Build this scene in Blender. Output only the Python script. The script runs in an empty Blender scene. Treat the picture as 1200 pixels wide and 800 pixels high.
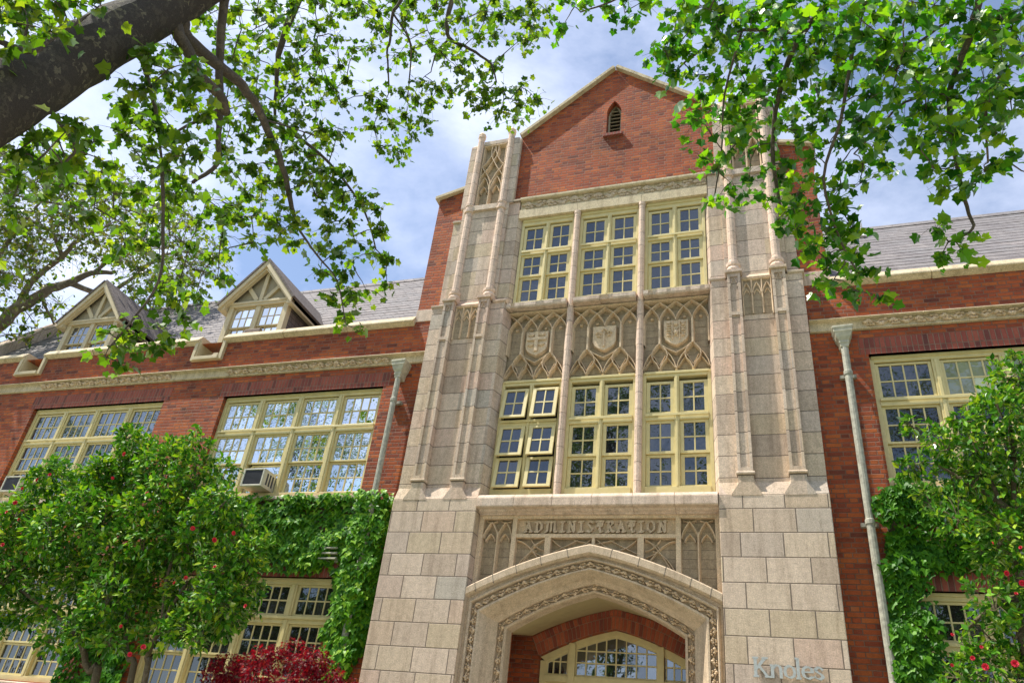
import bpy, bmesh, math, random
from mathutils import Vector, Matrix

random.seed(7)
C = bpy.context.scene
COL = C.collection
PI = math.pi

# ------------------------------------------------------------------ camera
cam_d = bpy.data.cameras.new('camera')
cam_d.sensor_fit = 'HORIZONTAL'
cam_d.sensor_width = 36.0
cam_d.lens = 892.37 / 1200 * 36
cam_d.clip_start = 0.05
cam_d.clip_end = 2000
cam = bpy.data.objects.new('camera', cam_d)
COL.objects.link(cam)
RT = Vector((0.947455, 0.303065, 0.102378))
DN = Vector((-0.076824, 0.526246, -0.846855))
FW = Vector((-0.310528, 0.794491, 0.521877))
cam.matrix_world = Matrix(((RT.x, -DN.x, -FW.x, 2.55), (RT.y, -DN.y, -FW.y, -10.5), (RT.z, -DN.z, -FW.z, 1.6), (0, 0, 0, 1)))
C.camera = cam

# ------------------------------------------------------------------ sun, sky, exposure
SUN = Vector((-0.47, -0.15, 0.87)).normalized()      # towards the sun
sd = bpy.data.lights.new('sun', 'SUN')
sd.energy = 5.0
sd.angle = math.radians(0.53)
sd.color = (1.0, 0.94, 0.84)
so = bpy.data.objects.new('sun', sd)
COL.objects.link(so)
so.rotation_euler = SUN.to_track_quat('Z', 'Y').to_euler()
so.location = SUN * 60
W = bpy.data.worlds.new('World')
C.world = W
W.use_nodes = True
nt = W.node_tree
nt.nodes.clear()
wo = nt.nodes.new('ShaderNodeOutputWorld')
bg = nt.nodes.new('ShaderNodeBackground')
bg.inputs['Strength'].default_value = 0.13
sky = nt.nodes.new('ShaderNodeTexSky')
sky.sky_type = 'NISHITA'
sky.sun_disc = False
sky.sun_elevation = math.asin(SUN.z)
sky.sun_rotation = math.atan2(SUN.x, SUN.y)
sky.air_density = 1.0
sky.dust_density = 0.6
sky.ozone_density = 2.2
tc = nt.nodes.new('ShaderNodeTexCoord')
mp = nt.nodes.new('ShaderNodeMapping')
mp.inputs['Scale'].default_value = (1.0, 1.0, 1.7)
mp.inputs['Location'].default_value = (0.35, 0.2, 0.1)
nz = nt.nodes.new('ShaderNodeTexNoise')
nz.inputs['Scale'].default_value = 2.0
nz.inputs['Detail'].default_value = 9
nz.inputs['Roughness'].default_value = 0.6
nz.inputs['Distortion'].default_value = 0.15
cr = nt.nodes.new('ShaderNodeValToRGB')
cr.color_ramp.elements[0].position = 0.39
cr.color_ramp.elements[0].color = (0.07, 0.07, 0.07, 1)
cr.color_ramp.elements[1].position = 0.70
cr.color_ramp.elements[1].color = (0.95, 0.95, 0.95, 1)
mx = nt.nodes.new('ShaderNodeMixRGB')
mx.inputs['Color2'].default_value = (6.6, 7.0, 8.4, 1)      # sunlit cloud
nt.links.new(tc.outputs['Generated'], mp.inputs['Vector'])
nt.links.new(mp.outputs['Vector'], nz.inputs['Vector'])
nt.links.new(nz.outputs['Fac'], cr.inputs['Fac'])
nt.links.new(cr.outputs['Color'], mx.inputs['Fac'])
nt.links.new(sky.outputs['Color'], mx.inputs['Color1'])
nt.links.new(mx.outputs['Color'], bg.inputs['Color'])
nt.links.new(bg.outputs['Background'], wo.inputs['Surface'])
C.view_settings.view_transform = 'Standard'
C.view_settings.look = 'None'
C.view_settings.exposure = 0.6
C.view_settings.gamma = 1.0
C.view_settings.use_curve_mapping = False
C.cycles.max_bounces = 6
C.cycles.transparent_max_bounces = 4

# ------------------------------------------------------------------ node helpers
class NT:
    def __init__(s, name):
        s.m = bpy.data.materials.new(name)
        s.m.use_nodes = True
        s.t = s.m.node_tree
        s.b = s.t.nodes['Principled BSDF']
        s.out = s.t.nodes['Material Output']
    def n(s, typ, **kw):
        o = s.t.nodes.new(typ)
        for k, v in kw.items():
            setattr(o, k, v)
        return o
    def l(s, a, b):
        s.t.links.new(a, b)
    def set(s, node, inp, v):
        if hasattr(v, 'is_linked') or isinstance(v, bpy.types.NodeSocket):
            s.l(v, node.inputs[inp])
        else:
            node.inputs[inp].default_value = v
    def math(s, op, a, b=0.0, c=None):
        o = s.n('ShaderNodeMath', operation=op)
        s.set(o, 0, a)
        s.set(o, 1, b)
        if c is not None:
            s.set(o, 2, c)
        return o.outputs[0]
    def noise(s, vec, scale, detail=4, rough=0.55):
        o = s.n('ShaderNodeTexNoise')
        s.l(vec, o.inputs['Vector'])
        o.inputs['Scale'].default_value = scale
        o.inputs['Detail'].default_value = detail
        o.inputs['Roughness'].default_value = rough
        return o.outputs['Fac']
    def ramp(s, fac, stops, interp='LINEAR'):
        o = s.n('ShaderNodeValToRGB')
        o.color_ramp.interpolation = interp
        e = o.color_ramp.elements
        while len(e) < len(stops):
            e.new(0.5)
        for el, (p, c) in zip(e, stops):
            el.position = p
            el.color = (c[0], c[1], c[2], 1) if not isinstance(c, float) else (c, c, c, 1)
        s.l(fac, o.inputs['Fac'])
        return o.outputs['Color']
    def mix(s, fac, a, b, blend='MIX'):
        o = s.n('ShaderNodeMixRGB', blend_type=blend)
        s.set(o, 'Fac', fac)
        for i, v in (('Color1', a), ('Color2', b)):
            if isinstance(v, tuple):
                v = (v[0], v[1], v[2], 1)
            s.set(o, i, v)
        return o.outputs['Color']
    def bump(s, h, dist, strength=1.0, normal=None):
        o = s.n('ShaderNodeBump')
        o.inputs['Distance'].default_value = dist
        o.inputs['Strength'].default_value = strength
        s.l(h, o.inputs['Height'])
        if normal is not None:
            s.l(normal, o.inputs['Normal'])
        return o.outputs['Normal']
    def obj(s):
        return s.n('ShaderNodeTexCoord').outputs['Object']
    def sep(s, v):
        o = s.n('ShaderNodeSeparateXYZ')
        s.l(v, o.inputs[0])
        return o.outputs
    def comb(s, x, y, z=0.0):
        o = s.n('ShaderNodeCombineXYZ')
        for i, v in enumerate((x, y, z)):
            s.set(o, i, v)
        return o.outputs[0]
    def white(s, v):
        o = s.n('ShaderNodeTexWhiteNoise', noise_dimensions='3D')
        s.l(v, o.inputs['Vector'])
        return o.outputs['Value']

def brick_mat(name, stops, mortar, grime=0.25, soldier=False):
    t = NT(name)
    o = t.obj()
    x, y, z = t.sep(o)
    h = t.math('ADD', x, y)
    if soldier:
        wall, rowh, ws, wh = t.comb(z, h), 0.0725, 0.30, 0.30
        u0, v0 = z, h
    else:
        rowh, ws, wh = 0.0685, 0.213, 0.112
        u0, v0 = h, z
    per = ws + wh
    row = t.math('FLOOR', t.math('DIVIDE', v0, rowh))
    odd = t.math('MODULO', t.math('ABSOLUTE', row), 2.0)
    if soldier:
        u = t.math('DIVIDE', t.math('ADD', u0, 0.07), per)
    else:
        u = t.math('DIVIDE', t.math('ADD', u0, t.math('MULTIPLY', odd, per / 2)), per)
    cell = t.math('FLOOR', u)
    fu = t.math('MULTIPLY', t.math('FRACT', u), per)
    ishead = t.math('GREATER_THAN', fu, ws)
    du = t.math('SUBTRACT', fu, t.math('MULTIPLY', ishead, ws))
    wid = t.math('SUBTRACT', ws, t.math('MULTIPLY', ishead, ws - wh))
    fv = t.math('MULTIPLY', t.math('FRACT', t.math('DIVIDE', v0, rowh)), rowh)
    eu = t.math('MINIMUM', du, t.math('SUBTRACT', wid, du))
    ev = t.math('MINIMUM', fv, t.math('SUBTRACT', rowh, fv))
    e = t.math('MINIMUM', eu, ev)
    wob = t.math('MULTIPLY', t.math('SUBTRACT', t.noise(o, 38, 3), 0.5), 0.009)
    face = t.n('ShaderNodeMapRange')
    t.l(t.math('ADD', e, wob), face.inputs['Value'])
    face.inputs['From Min'].default_value = 0.0035
    face.inputs['From Max'].default_value = 0.0085
    face = face.outputs[0]
    rnd = t.white(t.comb(t.math('ADD', t.math('MULTIPLY', cell, 2.0), ishead), row, 3.7))
    col = t.ramp(rnd, stops, 'LINEAR')
    fine = t.noise(o, 95, 4, 0.7)
    col = t.mix(0.75, col, t.ramp(fine, [(0.25, 0.55), (0.75, 1.35)]), 'MULTIPLY')
    big = t.noise(o, 0.9, 7, 0.72)
    col = t.mix(grime, col, t.ramp(big, [(0.36, 0.42), (0.5, 0.95), (0.68, 1.25)]), 'MULTIPLY')
    salt = t.ramp(t.noise(o, 1.7, 8, 0.78), [(0.60, 0.0), (0.76, 0.22)])
    col = t.mix(salt, col, (0.46, 0.34, 0.29))
    mcol = t.mix(0.6, mortar, t.ramp(t.noise(o, 5, 4), [(0.3, 0.45), (0.7, 1.25)]), 'MULTIPLY')
    col = t.mix(face, mcol, col)
    t.l(col, t.b.inputs['Base Color'])
    t.b.inputs['Roughness'].default_value = 0.85
    hgt = t.math('ADD', face, t.math('MULTIPLY', fine, 0.35))
    hgt = t.math('ADD', hgt, t.math('MULTIPLY', rnd, 0.4))
    t.l(t.bump(hgt, 0.009, 0.9), t.b.inputs['Normal'])
    return t.m

def stone_mat(name, cols, course=0.335, z0=5.94, width=0.0, joint=0.012, grain=1.0, stain=0.35, u_off=0.0):
    """dressed stone: courses (and, with width, running-bond blocks), each block its own tone, speckled grain"""
    t = NT(name)
    o = t.obj()
    x, y, z = t.sep(o)
    h = t.math('ADD', t.math('ADD', x, t.math('MULTIPLY', y, 1.3)), u_off)
    v = t.math('DIVIDE', t.math('SUBTRACT', z, z0), course)
    row = t.math('FLOOR', v)
    fv = t.math('MULTIPLY', t.math('FRACT', v), course)
    e = t.math('MINIMUM', fv, t.math('SUBTRACT', course, fv))
    if width:
        shift = t.math('MULTIPLY', t.white(t.comb(row, 1.3, 0.2)), 0.22)
        odd = t.math('MODULO', t.math('ABSOLUTE', row), 2.0)
        u = t.math('DIVIDE', t.math('ADD', t.math('ADD', h, shift), t.math('MULTIPLY', odd, width / 2)), width)
        cell = t.math('FLOOR', u)
        fu = t.math('MULTIPLY', t.math('FRACT', u), width)
        e = t.math('MINIMUM', e, t.math('MINIMUM', fu, t.math('SUBTRACT', width, fu)))
    else:
        cell = t.math('FLOOR', t.math('MULTIPLY', t.math('ADD', h, 0.18), 1.9))
    jit = t.math('MULTIPLY', t.math('SUBTRACT', t.noise(o, 30, 3), 0.5), 0.006)
    mr = t.n('ShaderNodeMapRange')
    t.l(t.math('ADD', e, jit), mr.inputs['Value'])
    mr.inputs['From Min'].default_value = joint * 0.2
    mr.inputs['From Max'].default_value = joint * 0.75
    face = mr.outputs[0]
    rnd = t.white(t.comb(cell, row, 1.1))
    n = len(cols) - 1
    col = t.ramp(rnd, [(i / n, c) for i, c in enumerate(cols)])
    sp = t.noise(o, 62, 6, 0.8)
    col = t.mix(0.8 * grain, col, t.ramp(sp, [(0.32, 0.5), (0.5, 0.98), (0.68, 1.42)]), 'MULTIPLY')
    mott = t.noise(o, 14, 5, 0.7)
    col = t.mix(0.45, col, t.ramp(mott, [(0.3, 0.62), (0.7, 1.3)]), 'MULTIPLY')
    mp_ = t.n('ShaderNodeMapping')
    t.l(o, mp_.inputs['Vector'])
    mp_.inputs['Scale'].default_value = (5.0, 5.0, 0.5)
    st = t.noise(mp_.outputs[0], 1.6, 6, 0.7)
    col = t.mix(stain, col, t.ramp(st, [(0.34, (0.45, 0.39, 0.33)), (0.5, (1.0, 0.98, 0.95)), (0.7, (1.16, 1.15, 1.14))]), 'MULTIPLY')
    col = t.mix(face, tuple(0.36 * c for c in cols[0]), col)
    t.l(col, t.b.inputs['Base Color'])
    t.b.inputs['Roughness'].default_value = 0.88
    hg = t.math('ADD', face, t.math('MULTIPLY', mott, 0.55 * grain))
    hg = t.math('ADD', hg, t.math('MULTIPLY', sp, 0.35 * grain))
    t.l(t.bump(hg, 0.007, 0.85), t.b.inputs['Normal'])
    return t.m

def paint_mat(name, col, rough=0.5, wear=0.3, worn=(0.30, 0.27, 0.2)):
    t = NT(name)
    o = t.obj()
    n1 = t.noise(o, 7, 5, 0.65)
    c = t.mix(0.5, col, t.ramp(n1, [(0.3, 0.75), (0.7, 1.15)]), 'MULTIPLY')
    n2 = t.noise(o, 42, 5, 0.7)
    c = t.mix(t.math('MULTIPLY', t.ramp(n2, [(0.6, 0.0), (0.72, 1.0)]), wear), c, worn)
    t.l(c, t.b.inputs['Base Color'])
    t.b.inputs['Roughness'].default_value = rough
    t.l(t.bump(n2, 0.002, 0.5), t.b.inputs['Normal'])
    return t.m

def plain_mat(name, col, rough=0.6, metal=0.0, var=0.35, scale=9.0, bumpd=0.002):
    t = NT(name)
    o = t.obj()
    n1 = t.noise(o, scale, 5, 0.65)
    c = t.mix(var, col, t.ramp(n1, [(0.3, 0.5), (0.7, 1.4)]), 'MULTIPLY')
    t.l(c, t.b.inputs['Base Color'])
    t.b.inputs['Roughness'].default_value = rough
    t.b.inputs['Metallic'].default_value = metal
    if bumpd:
        t.l(t.bump(t.noise(o, scale * 5, 4), bumpd, 0.7), t.b.inputs['Normal'])
    return t.m

def glass_mat(name, dark, refl):
    """old window glass over a dark room: mirror of the sky and trees mixed over a dim interior"""
    t = NT(name)
    geo = t.n('ShaderNodeNewGeometry')
    o = t.obj()
    rn = geo.outputs['Random Per Island']
    c = t.mix(0.8, dark, t.ramp(rn, [(0.0, 0.4), (0.8, 1.0), (1.0, 3.0)]), 'MULTIPLY')
    d = t.n('ShaderNodeBsdfDiffuse')
    t.l(c, d.inputs['Color'])
    g = t.n('ShaderNodeBsdfGlossy')
    g.inputs['Roughness'].default_value = 0.015
    g.inputs['Color'].default_value = (0.88, 0.94, 1.0, 1)
    t.l(t.bump(t.noise(o, 7, 2), 0.004, 0.55), g.inputs['Normal'])
    ms = t.n('ShaderNodeMixShader')
    fr = t.n('ShaderNodeFresnel')
    fr.inputs['IOR'].default_value = 1.55
    f = t.math('ADD', t.math('MULTIPLY', fr.outputs[0], 1.6), t.math('MULTIPLY', t.math('ADD', rn, 0.6), refl))
    t.l(f, ms.inputs[0])
    t.l(d.outputs[0], ms.inputs[1])
    t.l(g.outputs[0], ms.inputs[2])
    t.l(ms.outputs[0], t.out.inputs['Surface'])
    return t.m

def leaf_mat(name, stops, trans=0.45, gloss=0.25, rough=0.35, tr_tint=(1.15, 1.25, 0.5)):
    t = NT(name)
    geo = t.n('ShaderNodeNewGeometry')
    rn = geo.outputs['Random Per Island']
    c = t.ramp(rn, stops)
    d = t.n('ShaderNodeBsdfDiffuse')
    t.l(c, d.inputs['Color'])
    tr = t.n('ShaderNodeBsdfTranslucent')
    t.l(t.mix(1.0, c, tr_tint, 'MULTIPLY'), tr.inputs['Color'])
    g = t.n('ShaderNodeBsdfGlossy')
    g.inputs['Roughness'].default_value = rough
    g.inputs['Color'].default_value = (0.9, 0.95, 0.9, 1)
    m1 = t.n('ShaderNodeMixShader')
    m1.inputs[0].default_value = trans
    t.l(d.outputs[0], m1.inputs[1])
    t.l(tr.outputs[0], m1.inputs[2])
    fr = t.n('ShaderNodeFresnel')
    fr.inputs['IOR'].default_value = 1.45
    m2 = t.n('ShaderNodeMixShader')
    t.l(t.math('MULTIPLY', fr.outputs[0], gloss), m2.inputs[0])
    t.l(m1.outputs[0], m2.inputs[1])
    t.l(g.outputs[0], m2.inputs[2])
    t.l(m2.outputs[0], t.out.inputs['Surface'])
    return t.m

def bark_mat(name, a, b, c, scale=3.0):
    t = NT(name)
    o = t.obj()
    v = t.n('ShaderNodeTexVoronoi')
    v.inputs['Scale'].default_value = scale * 3.2
    nn = t.n('ShaderNodeTexNoise')
    nn.inputs['Scale'].default_value = scale * 1.7
    nn.inputs['Detail'].default_value = 5
    t.l(o, nn.inputs['Vector'])
    wv = t.mix(0.22, o, nn.outputs['Color'])
    t.l(wv, v.inputs['Vector'])
    r = t.white(v.outputs['Color'])
    col = t.ramp(r, [(0.0, a), (0.62, a), (0.72, b), (0.9, b), (0.95, c)])
    n2 = t.noise(o, scale * 14, 6, 0.7)
    col = t.mix(0.8, col, t.ramp(n2, [(0.3, 0.45), (0.7, 1.4)]), 'MULTIPLY')
    t.l(col, t.b.inputs['Base Color'])
    t.b.inputs['Roughness'].default_value = 0.9
    hg = t.math('ADD', t.math('MULTIPLY', r, 0.6), n2)
    t.l(t.bump(hg, 0.012, 0.9), t.b.inputs['Normal'])
    return t.m

BR = [(0.0, (0.16, 0.036, 0.016)), (0.08, (0.25, 0.048, 0.016)), (0.3, (0.35, 0.066, 0.016)), (0.62, (0.41, 0.084, 0.018)), (0.85, (0.47, 0.115, 0.022)), (1.0, (0.31, 0.062, 0.022))]
M = {}
M['brick'] = brick_mat('red brick', BR, (0.24, 0.125, 0.08), grime=0.85)
PIER = [(0.46, 0.36, 0.275), (0.56, 0.445, 0.34), (0.64, 0.515, 0.40), (0.54, 0.435, 0.30), (0.60, 0.44, 0.34), (0.48, 0.425, 0.35)]
M['soldier'] = brick_mat('soldier brick', [(0.0, (0.14, 0.04, 0.03)), (0.3, (0.27, 0.06, 0.04)), (1.0, (0.34, 0.085, 0.05))], (0.28, 0.17, 0.115), grime=0.4, soldier=True)
M['ashlar'] = stone_mat('ashlar stone', PIER, 0.335, 5.45, width=0.55, joint=0.014, stain=0.42)
M['course'] = stone_mat('coursed stone', PIER, 0.335, 5.94, joint=0.013, stain=0.42)
M['jointless'] = stone_mat('carved stone', [(0.53, 0.415, 0.285), (0.58, 0.46, 0.325)], 3.0, 0.3, joint=0.0001, stain=0.4)
M['rib'] = stone_mat('tracery stone', [(0.66, 0.51, 0.335), (0.71, 0.555, 0.38)], 3.0, 0.3, joint=0.0001, stain=0.3)
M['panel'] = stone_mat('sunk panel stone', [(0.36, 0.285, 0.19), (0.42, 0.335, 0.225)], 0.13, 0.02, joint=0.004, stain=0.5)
M['mullion'] = stone_mat('mullion stone', [(0.66, 0.49, 0.365), (0.70, 0.54, 0.43), (0.63, 0.48, 0.365)], 0.30, 5.68, joint=0.009, stain=0.25)
M['band'] = stone_mat('cornice stone', [(0.57, 0.47, 0.30), (0.62, 0.52, 0.345)], 3.0, 0.3, joint=0.0001, stain=0.5)
M['sill'] = stone_mat('sill stone', [(0.58, 0.45, 0.34), (0.65, 0.51, 0.40), (0.61, 0.50, 0.40)], 3.0, 0.3, joint=0.0001, stain=0.5)
M['paint'] = paint_mat('cream window paint', (0.66, 0.555, 0.26), 0.45, 0.15)
M['timber'] = paint_mat('dormer timber paint', (0.56, 0.465, 0.28), 0.55, 0.35)
M['infill'] = paint_mat('dormer infill board', (0.34, 0.29, 0.19), 0.7, 0.3)
M['glass'] = glass_mat('window glass', (0.025, 0.028, 0.03), 0.12)
M['glass_tower'] = glass_mat('tower window glass', (0.016, 0.018, 0.02), 0.035)
M['glass_blind'] = glass_mat('window glass over a blind', (0.30, 0.32, 0.22), 0.04)
M['glass_bright'] = glass_mat('sky facing window glass', (0.04, 0.045, 0.05), 0.55)
M['glass_dark'] = glass_mat('dim window glass', (0.02, 0.02, 0.018), 0.03)
M['slate'] = stone_mat('slate roofing', [(0.18, 0.165, 0.17), (0.225, 0.205, 0.205), (0.20, 0.19, 0.195), (0.25, 0.225, 0.22)], 0.19, 0.02, width=0.31, joint=0.012, stain=0.4)
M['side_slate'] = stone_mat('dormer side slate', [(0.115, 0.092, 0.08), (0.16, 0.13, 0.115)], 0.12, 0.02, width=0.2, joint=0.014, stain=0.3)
M['plaster'] = plain_mat('porch plaster', (0.45, 0.37, 0.19), 0.8, 0, 0.2, 4)
M['grille'] = plain_mat('dark grille', (0.05, 0.05, 0.06), 0.5)
M['ac'] = plain_mat('beige enamelled metal', (0.58, 0.55, 0.42), 0.4, 0, 0.25, 12)
M['zinc'] = plain_mat('weathered downspout paint', (0.36, 0.35, 0.275), 0.65, 0.0, 0.85, 14, 0.005)
M['letter'] = plain_mat('brushed grey letter metal', (0.46, 0.475, 0.44), 0.36, 0.3, 0.25, 30)
def island_mat(name, stops):
    t = NT(name)
    o = t.obj()
    c = t.ramp(t.n('ShaderNodeNewGeometry').outputs['Random Per Island'], stops)
    n1 = t.noise(o, 70, 5, 0.7)
    t.l(t.mix(0.6, c, t.ramp(n1, [(0.3, 0.5), (0.7, 1.4)]), 'MULTIPLY'), t.b.inputs['Base Color'])
    t.b.inputs['Roughness'].default_value = 0.85
    t.l(t.bump(n1, 0.004, 0.7), t.b.inputs['Normal'])
    return t.m
M['arch_brick'] = island_mat('arch brick', [(0.0, (0.2, 0.05, 0.03)), (0.5, (0.34, 0.075, 0.032)), (1.0, (0.42, 0.11, 0.045))])
M['mortar'] = plain_mat('arch mortar', (0.36, 0.28, 0.2), 0.9, 0, 0.4, 25)
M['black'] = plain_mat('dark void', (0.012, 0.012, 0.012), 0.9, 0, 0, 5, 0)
M['vent'] = plain_mat('vent paint', (0.44, 0.42, 0.31), 0.6, 0, 0.6, 12)
M['lawn'] = plain_mat('lawn grass', (0.06, 0.11, 0.025), 0.95, 0, 0.6, 3, 0.03)
M['paving'] = stone_mat('paving concrete', [(0.46, 0.41, 0.34), (0.50, 0.45, 0.37)], 1.5, 0, joint=0.01, stain=0.2)
M['bark_near'] = bark_mat('plane tree bark', (0.055, 0.043, 0.033), (0.085, 0.07, 0.049), (0.17, 0.145, 0.09), 8.5)
M['bark_limb'] = bark_mat('limb bark', (0.10, 0.08, 0.062), (0.14, 0.11, 0.08), (0.17, 0.14, 0.1), 6)
M['bark_far'] = bark_mat('pale limb bark', (0.22, 0.175, 0.13), (0.30, 0.25, 0.18), (0.36, 0.31, 0.24), 2.5)
M['stem'] = bark_mat('shrub stem bark', (0.11, 0.085, 0.045), (0.15, 0.12, 0.07), (0.18, 0.14, 0.09), 8)
M['leaf_plane'] = leaf_mat('plane tree leaves', [(0.0, (0.03, 0.085, 0.010)), (0.4, (0.08, 0.175, 0.014)), (0.75, (0.16, 0.27, 0.020)), (1.0, (0.29, 0.36, 0.03))], 0.55, 0.14, 0.45, tr_tint=(1.35, 1.5, 0.35))
M['leaf_right'] = leaf_mat('maple like leaves', [(0.0, (0.018, 0.09, 0.012)), (0.35, (0.055, 0.19, 0.016)), (0.7, (0.14, 0.30, 0.018)), (1.0, (0.30, 0.43, 0.025))], 0.55, 0.14, 0.45, tr_tint=(1.3, 1.6, 0.3))
M['leaf_far'] = leaf_mat('far tree leaves', [(0.0, (0.07, 0.14, 0.014)), (0.5, (0.16, 0.25, 0.022)), (0.85, (0.28, 0.32, 0.035)), (1.0, (0.34, 0.28, 0.06))], 0.5, 0.2)
M['leaf_camellia'] = leaf_mat('camellia leaves', [(0.0, (0.018, 0.085, 0.006)), (0.4, (0.06, 0.20, 0.010)), (0.75, (0.15, 0.34, 0.016)), (1.0, (0.38, 0.48, 0.03))], 0.26, 0.26, 0.42, tr_tint=(1.4, 1.6, 0.3))
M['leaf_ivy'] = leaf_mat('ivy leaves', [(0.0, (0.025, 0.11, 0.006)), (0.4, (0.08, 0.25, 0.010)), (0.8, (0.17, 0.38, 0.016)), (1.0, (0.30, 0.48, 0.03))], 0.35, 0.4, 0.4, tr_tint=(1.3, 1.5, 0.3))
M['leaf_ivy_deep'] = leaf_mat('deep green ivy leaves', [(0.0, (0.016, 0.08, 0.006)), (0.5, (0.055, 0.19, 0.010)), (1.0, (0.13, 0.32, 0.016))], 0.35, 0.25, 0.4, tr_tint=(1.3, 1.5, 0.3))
M['leaf_maple'] = leaf_mat('crimson maple leaves', [(0.0, (0.05, 0.003, 0.010)), (0.55, (0.19, 0.007, 0.022)), (0.9, (0.32, 0.014, 0.032)), (1.0, (0.36, 0.05, 0.02))], 0.45, 0.06, 0.6, tr_tint=(1.5, 0.5, 0.5))
M['petal'] = plain_mat('red camellia petals', (0.60, 0.018, 0.045), 0.55, 0, 0.3, 20, 0)

# ------------------------------------------------------------------ object helpers
def tag(o, label=None, cat=None, group=None, kind=None):
    for k, v in (('label', label), ('category', cat), ('group', group), ('kind', kind)):
        if v:
            o[k] = v
    return o

def empty(name, loc=(0, 0, 0), parent=None):
    o = bpy.data.objects.new(name, None)
    o.empty_display_size = 0.3
    COL.objects.link(o)
    o.location = loc
    if parent:
        o.parent = parent
    return o

class MB:
    """collects faces and links them as one mesh object"""
    def __init__(s, sx=1.0):
        s.v, s.f, s.mi, s.sx = [], [], [], sx
    def add(s, vs, fs, mi=0):
        b = len(s.v)
        s.v += [(p[0] * s.sx, p[1], p[2]) for p in vs]
        s.f += [tuple(i + b for i in f) for f in fs]
        s.mi += [mi] * len(fs)
        return s
    def box(s, x0, x1, y0, y1, z0, z1, mi=0):
        return s.add([(x0, y0, z0), (x1, y0, z0), (x1, y1, z0), (x0, y1, z0), (x0, y0, z1), (x1, y0, z1), (x1, y1, z1), (x0, y1, z1)],
                     [(0, 3, 2, 1), (4, 5, 6, 7), (0, 1, 5, 4), (1, 2, 6, 5), (2, 3, 7, 6), (3, 0, 4, 7)], mi)
    def prism(s, poly, y0, y1, mi=0):
        n = len(poly)
        vs = [(x, y0, z) for x, z in poly] + [(x, y1, z) for x, z in poly]
        fs = [tuple(range(n)), tuple(range(2 * n - 1, n - 1, -1))]
        fs += [(i, i + n, (i + 1) % n + n, (i + 1) % n) for i in range(n)]
        return s.add(vs, fs, mi)
    def xprism(s, prof, x0, x1, mi=0):
        """profile of (y, z) points swept along X"""
        n = len(prof)
        vs = [(x0, y, z) for y, z in prof] + [(x1, y, z) for y, z in prof]
        fs = [tuple(range(n)), tuple(range(2 * n - 1, n - 1, -1))]
        fs += [(i, i + n, (i + 1) % n + n, (i + 1) % n) for i in range(n)]
        return s.add(vs, fs, mi)
    def loft(s, loops, closed=True, caps=True, mi=0):
        n = len(loops[0])
        vs = [p for l in loops for p in l]
        fs = []
        for k in range(len(loops) - 1):
            for i in range(n if closed else n - 1):
                j = (i + 1) % n
                fs.append((k * n + i, k * n + j, (k + 1) * n + j, (k + 1) * n + i))
        if caps and closed:
            fs += [tuple(range(n)), tuple(range((len(loops) - 1) * n, len(loops) * n))]
        return s.add(vs, fs, mi)
    def tube(s, pts, radii, seg=8, mi=0, caps=True):
        pts = [Vector(p) for p in pts]
        if not isinstance(radii, (list, tuple)):
            radii = [radii] * len(pts)
        loops, ref = [], None
        for i, p in enumerate(pts):
            d = (pts[min(i + 1, len(pts) - 1)] - pts[max(i - 1, 0)])
            d = d.normalized() if d.length > 1e-9 else Vector((0, 0, 1))
            if ref is None:
                ref = d.orthogonal().normalized()
            ref = (ref - d * ref.dot(d))
            ref = ref.normalized() if ref.length > 1e-6 else d.orthogonal().normalized()
            b = d.cross(ref)
            loops.append([p + (ref * math.cos(a) + b * math.sin(a)) * radii[i] for a in [2 * PI * k / seg for k in range(seg)]])
        return s.loft(loops, True, caps, mi)
    def rib(s, pts, w, yf, yb, flat=0.0, mi=0):
        """a carved moulding following (x, z) points on a wall: ridged section, front at yf, back at yb"""
        n = len(pts)
        if n < 2:
            return s
        loops = []
        for i in range(n):
            a, b = pts[max(i - 1, 0)], pts[min(i + 1, n - 1)]
            dx, dz = b[0] - a[0], b[1] - a[1]
            L = math.hypot(dx, dz) or 1
            nx, nz = -dz / L, dx / L
            x, z = pts[i]
            h = w / 2
            fl = h * flat
            loops.append([(x + nx * h, yb, z + nz * h), (x + nx * (fl + 0.25 * h * (1 - flat)), yf, z + nz * (fl + 0.25 * h * (1 - flat))),
                          (x - nx * (fl + 0.25 * h * (1 - flat)), yf, z - nz * (fl + 0.25 * h * (1 - flat))), (x - nx * h, yb, z - nz * h)])
        return s.loft(loops, False, False, mi)
    def lump(s, c, rx, ry, rz, mi=0):
        vs = [(c[0] + rx * math.cos(a) * math.cos(b), c[1] + ry * math.sin(b), c[2] + rz * math.sin(a) * math.cos(b)) for b in (0.0, -0.7) for a in [2 * PI * k / 6 for k in range(6)]]
        vs.append((c[0], c[1] - ry, c[2]))
        fs = [(i, (i + 1) % 6, 6 + (i + 1) % 6, 6 + i) for i in range(6)] + [(6 + i, 6 + (i + 1) % 6, 12) for i in range(6)]
        return s.add(vs, fs, mi)
    def build(s, name, mats, parent=None, smooth=False, bevel=0.0, loc=None, weld=True):
        me = bpy.data.meshes.new(name)
        me.from_pydata(s.v, [], s.f)
        if not isinstance(mats, (list, tuple)):
            mats = [mats]
        for m in mats:
            me.materials.append(m)
        me.polygons.foreach_set('material_index', s.mi)
        if weld:
            bm = bmesh.new()
            bm.from_mesh(me)
            bmesh.ops.recalc_face_normals(bm, faces=bm.faces)
            bm.to_mesh(me)
            bm.free()
        if smooth:
            me.polygons.foreach_set('use_smooth', [True] * len(me.polygons))
        me.update()
        o = bpy.data.objects.new(name, me)
        COL.objects.link(o)
        if bevel:
            b = o.modifiers.new('bevel', 'BEVEL')
            b.width = bevel
            b.segments = 2
            b.limit_method = 'ANGLE'
            b.angle_limit = math.radians(35)
        if loc:
            o.location = loc
        if parent:
            o.parent = parent
        return o

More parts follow.
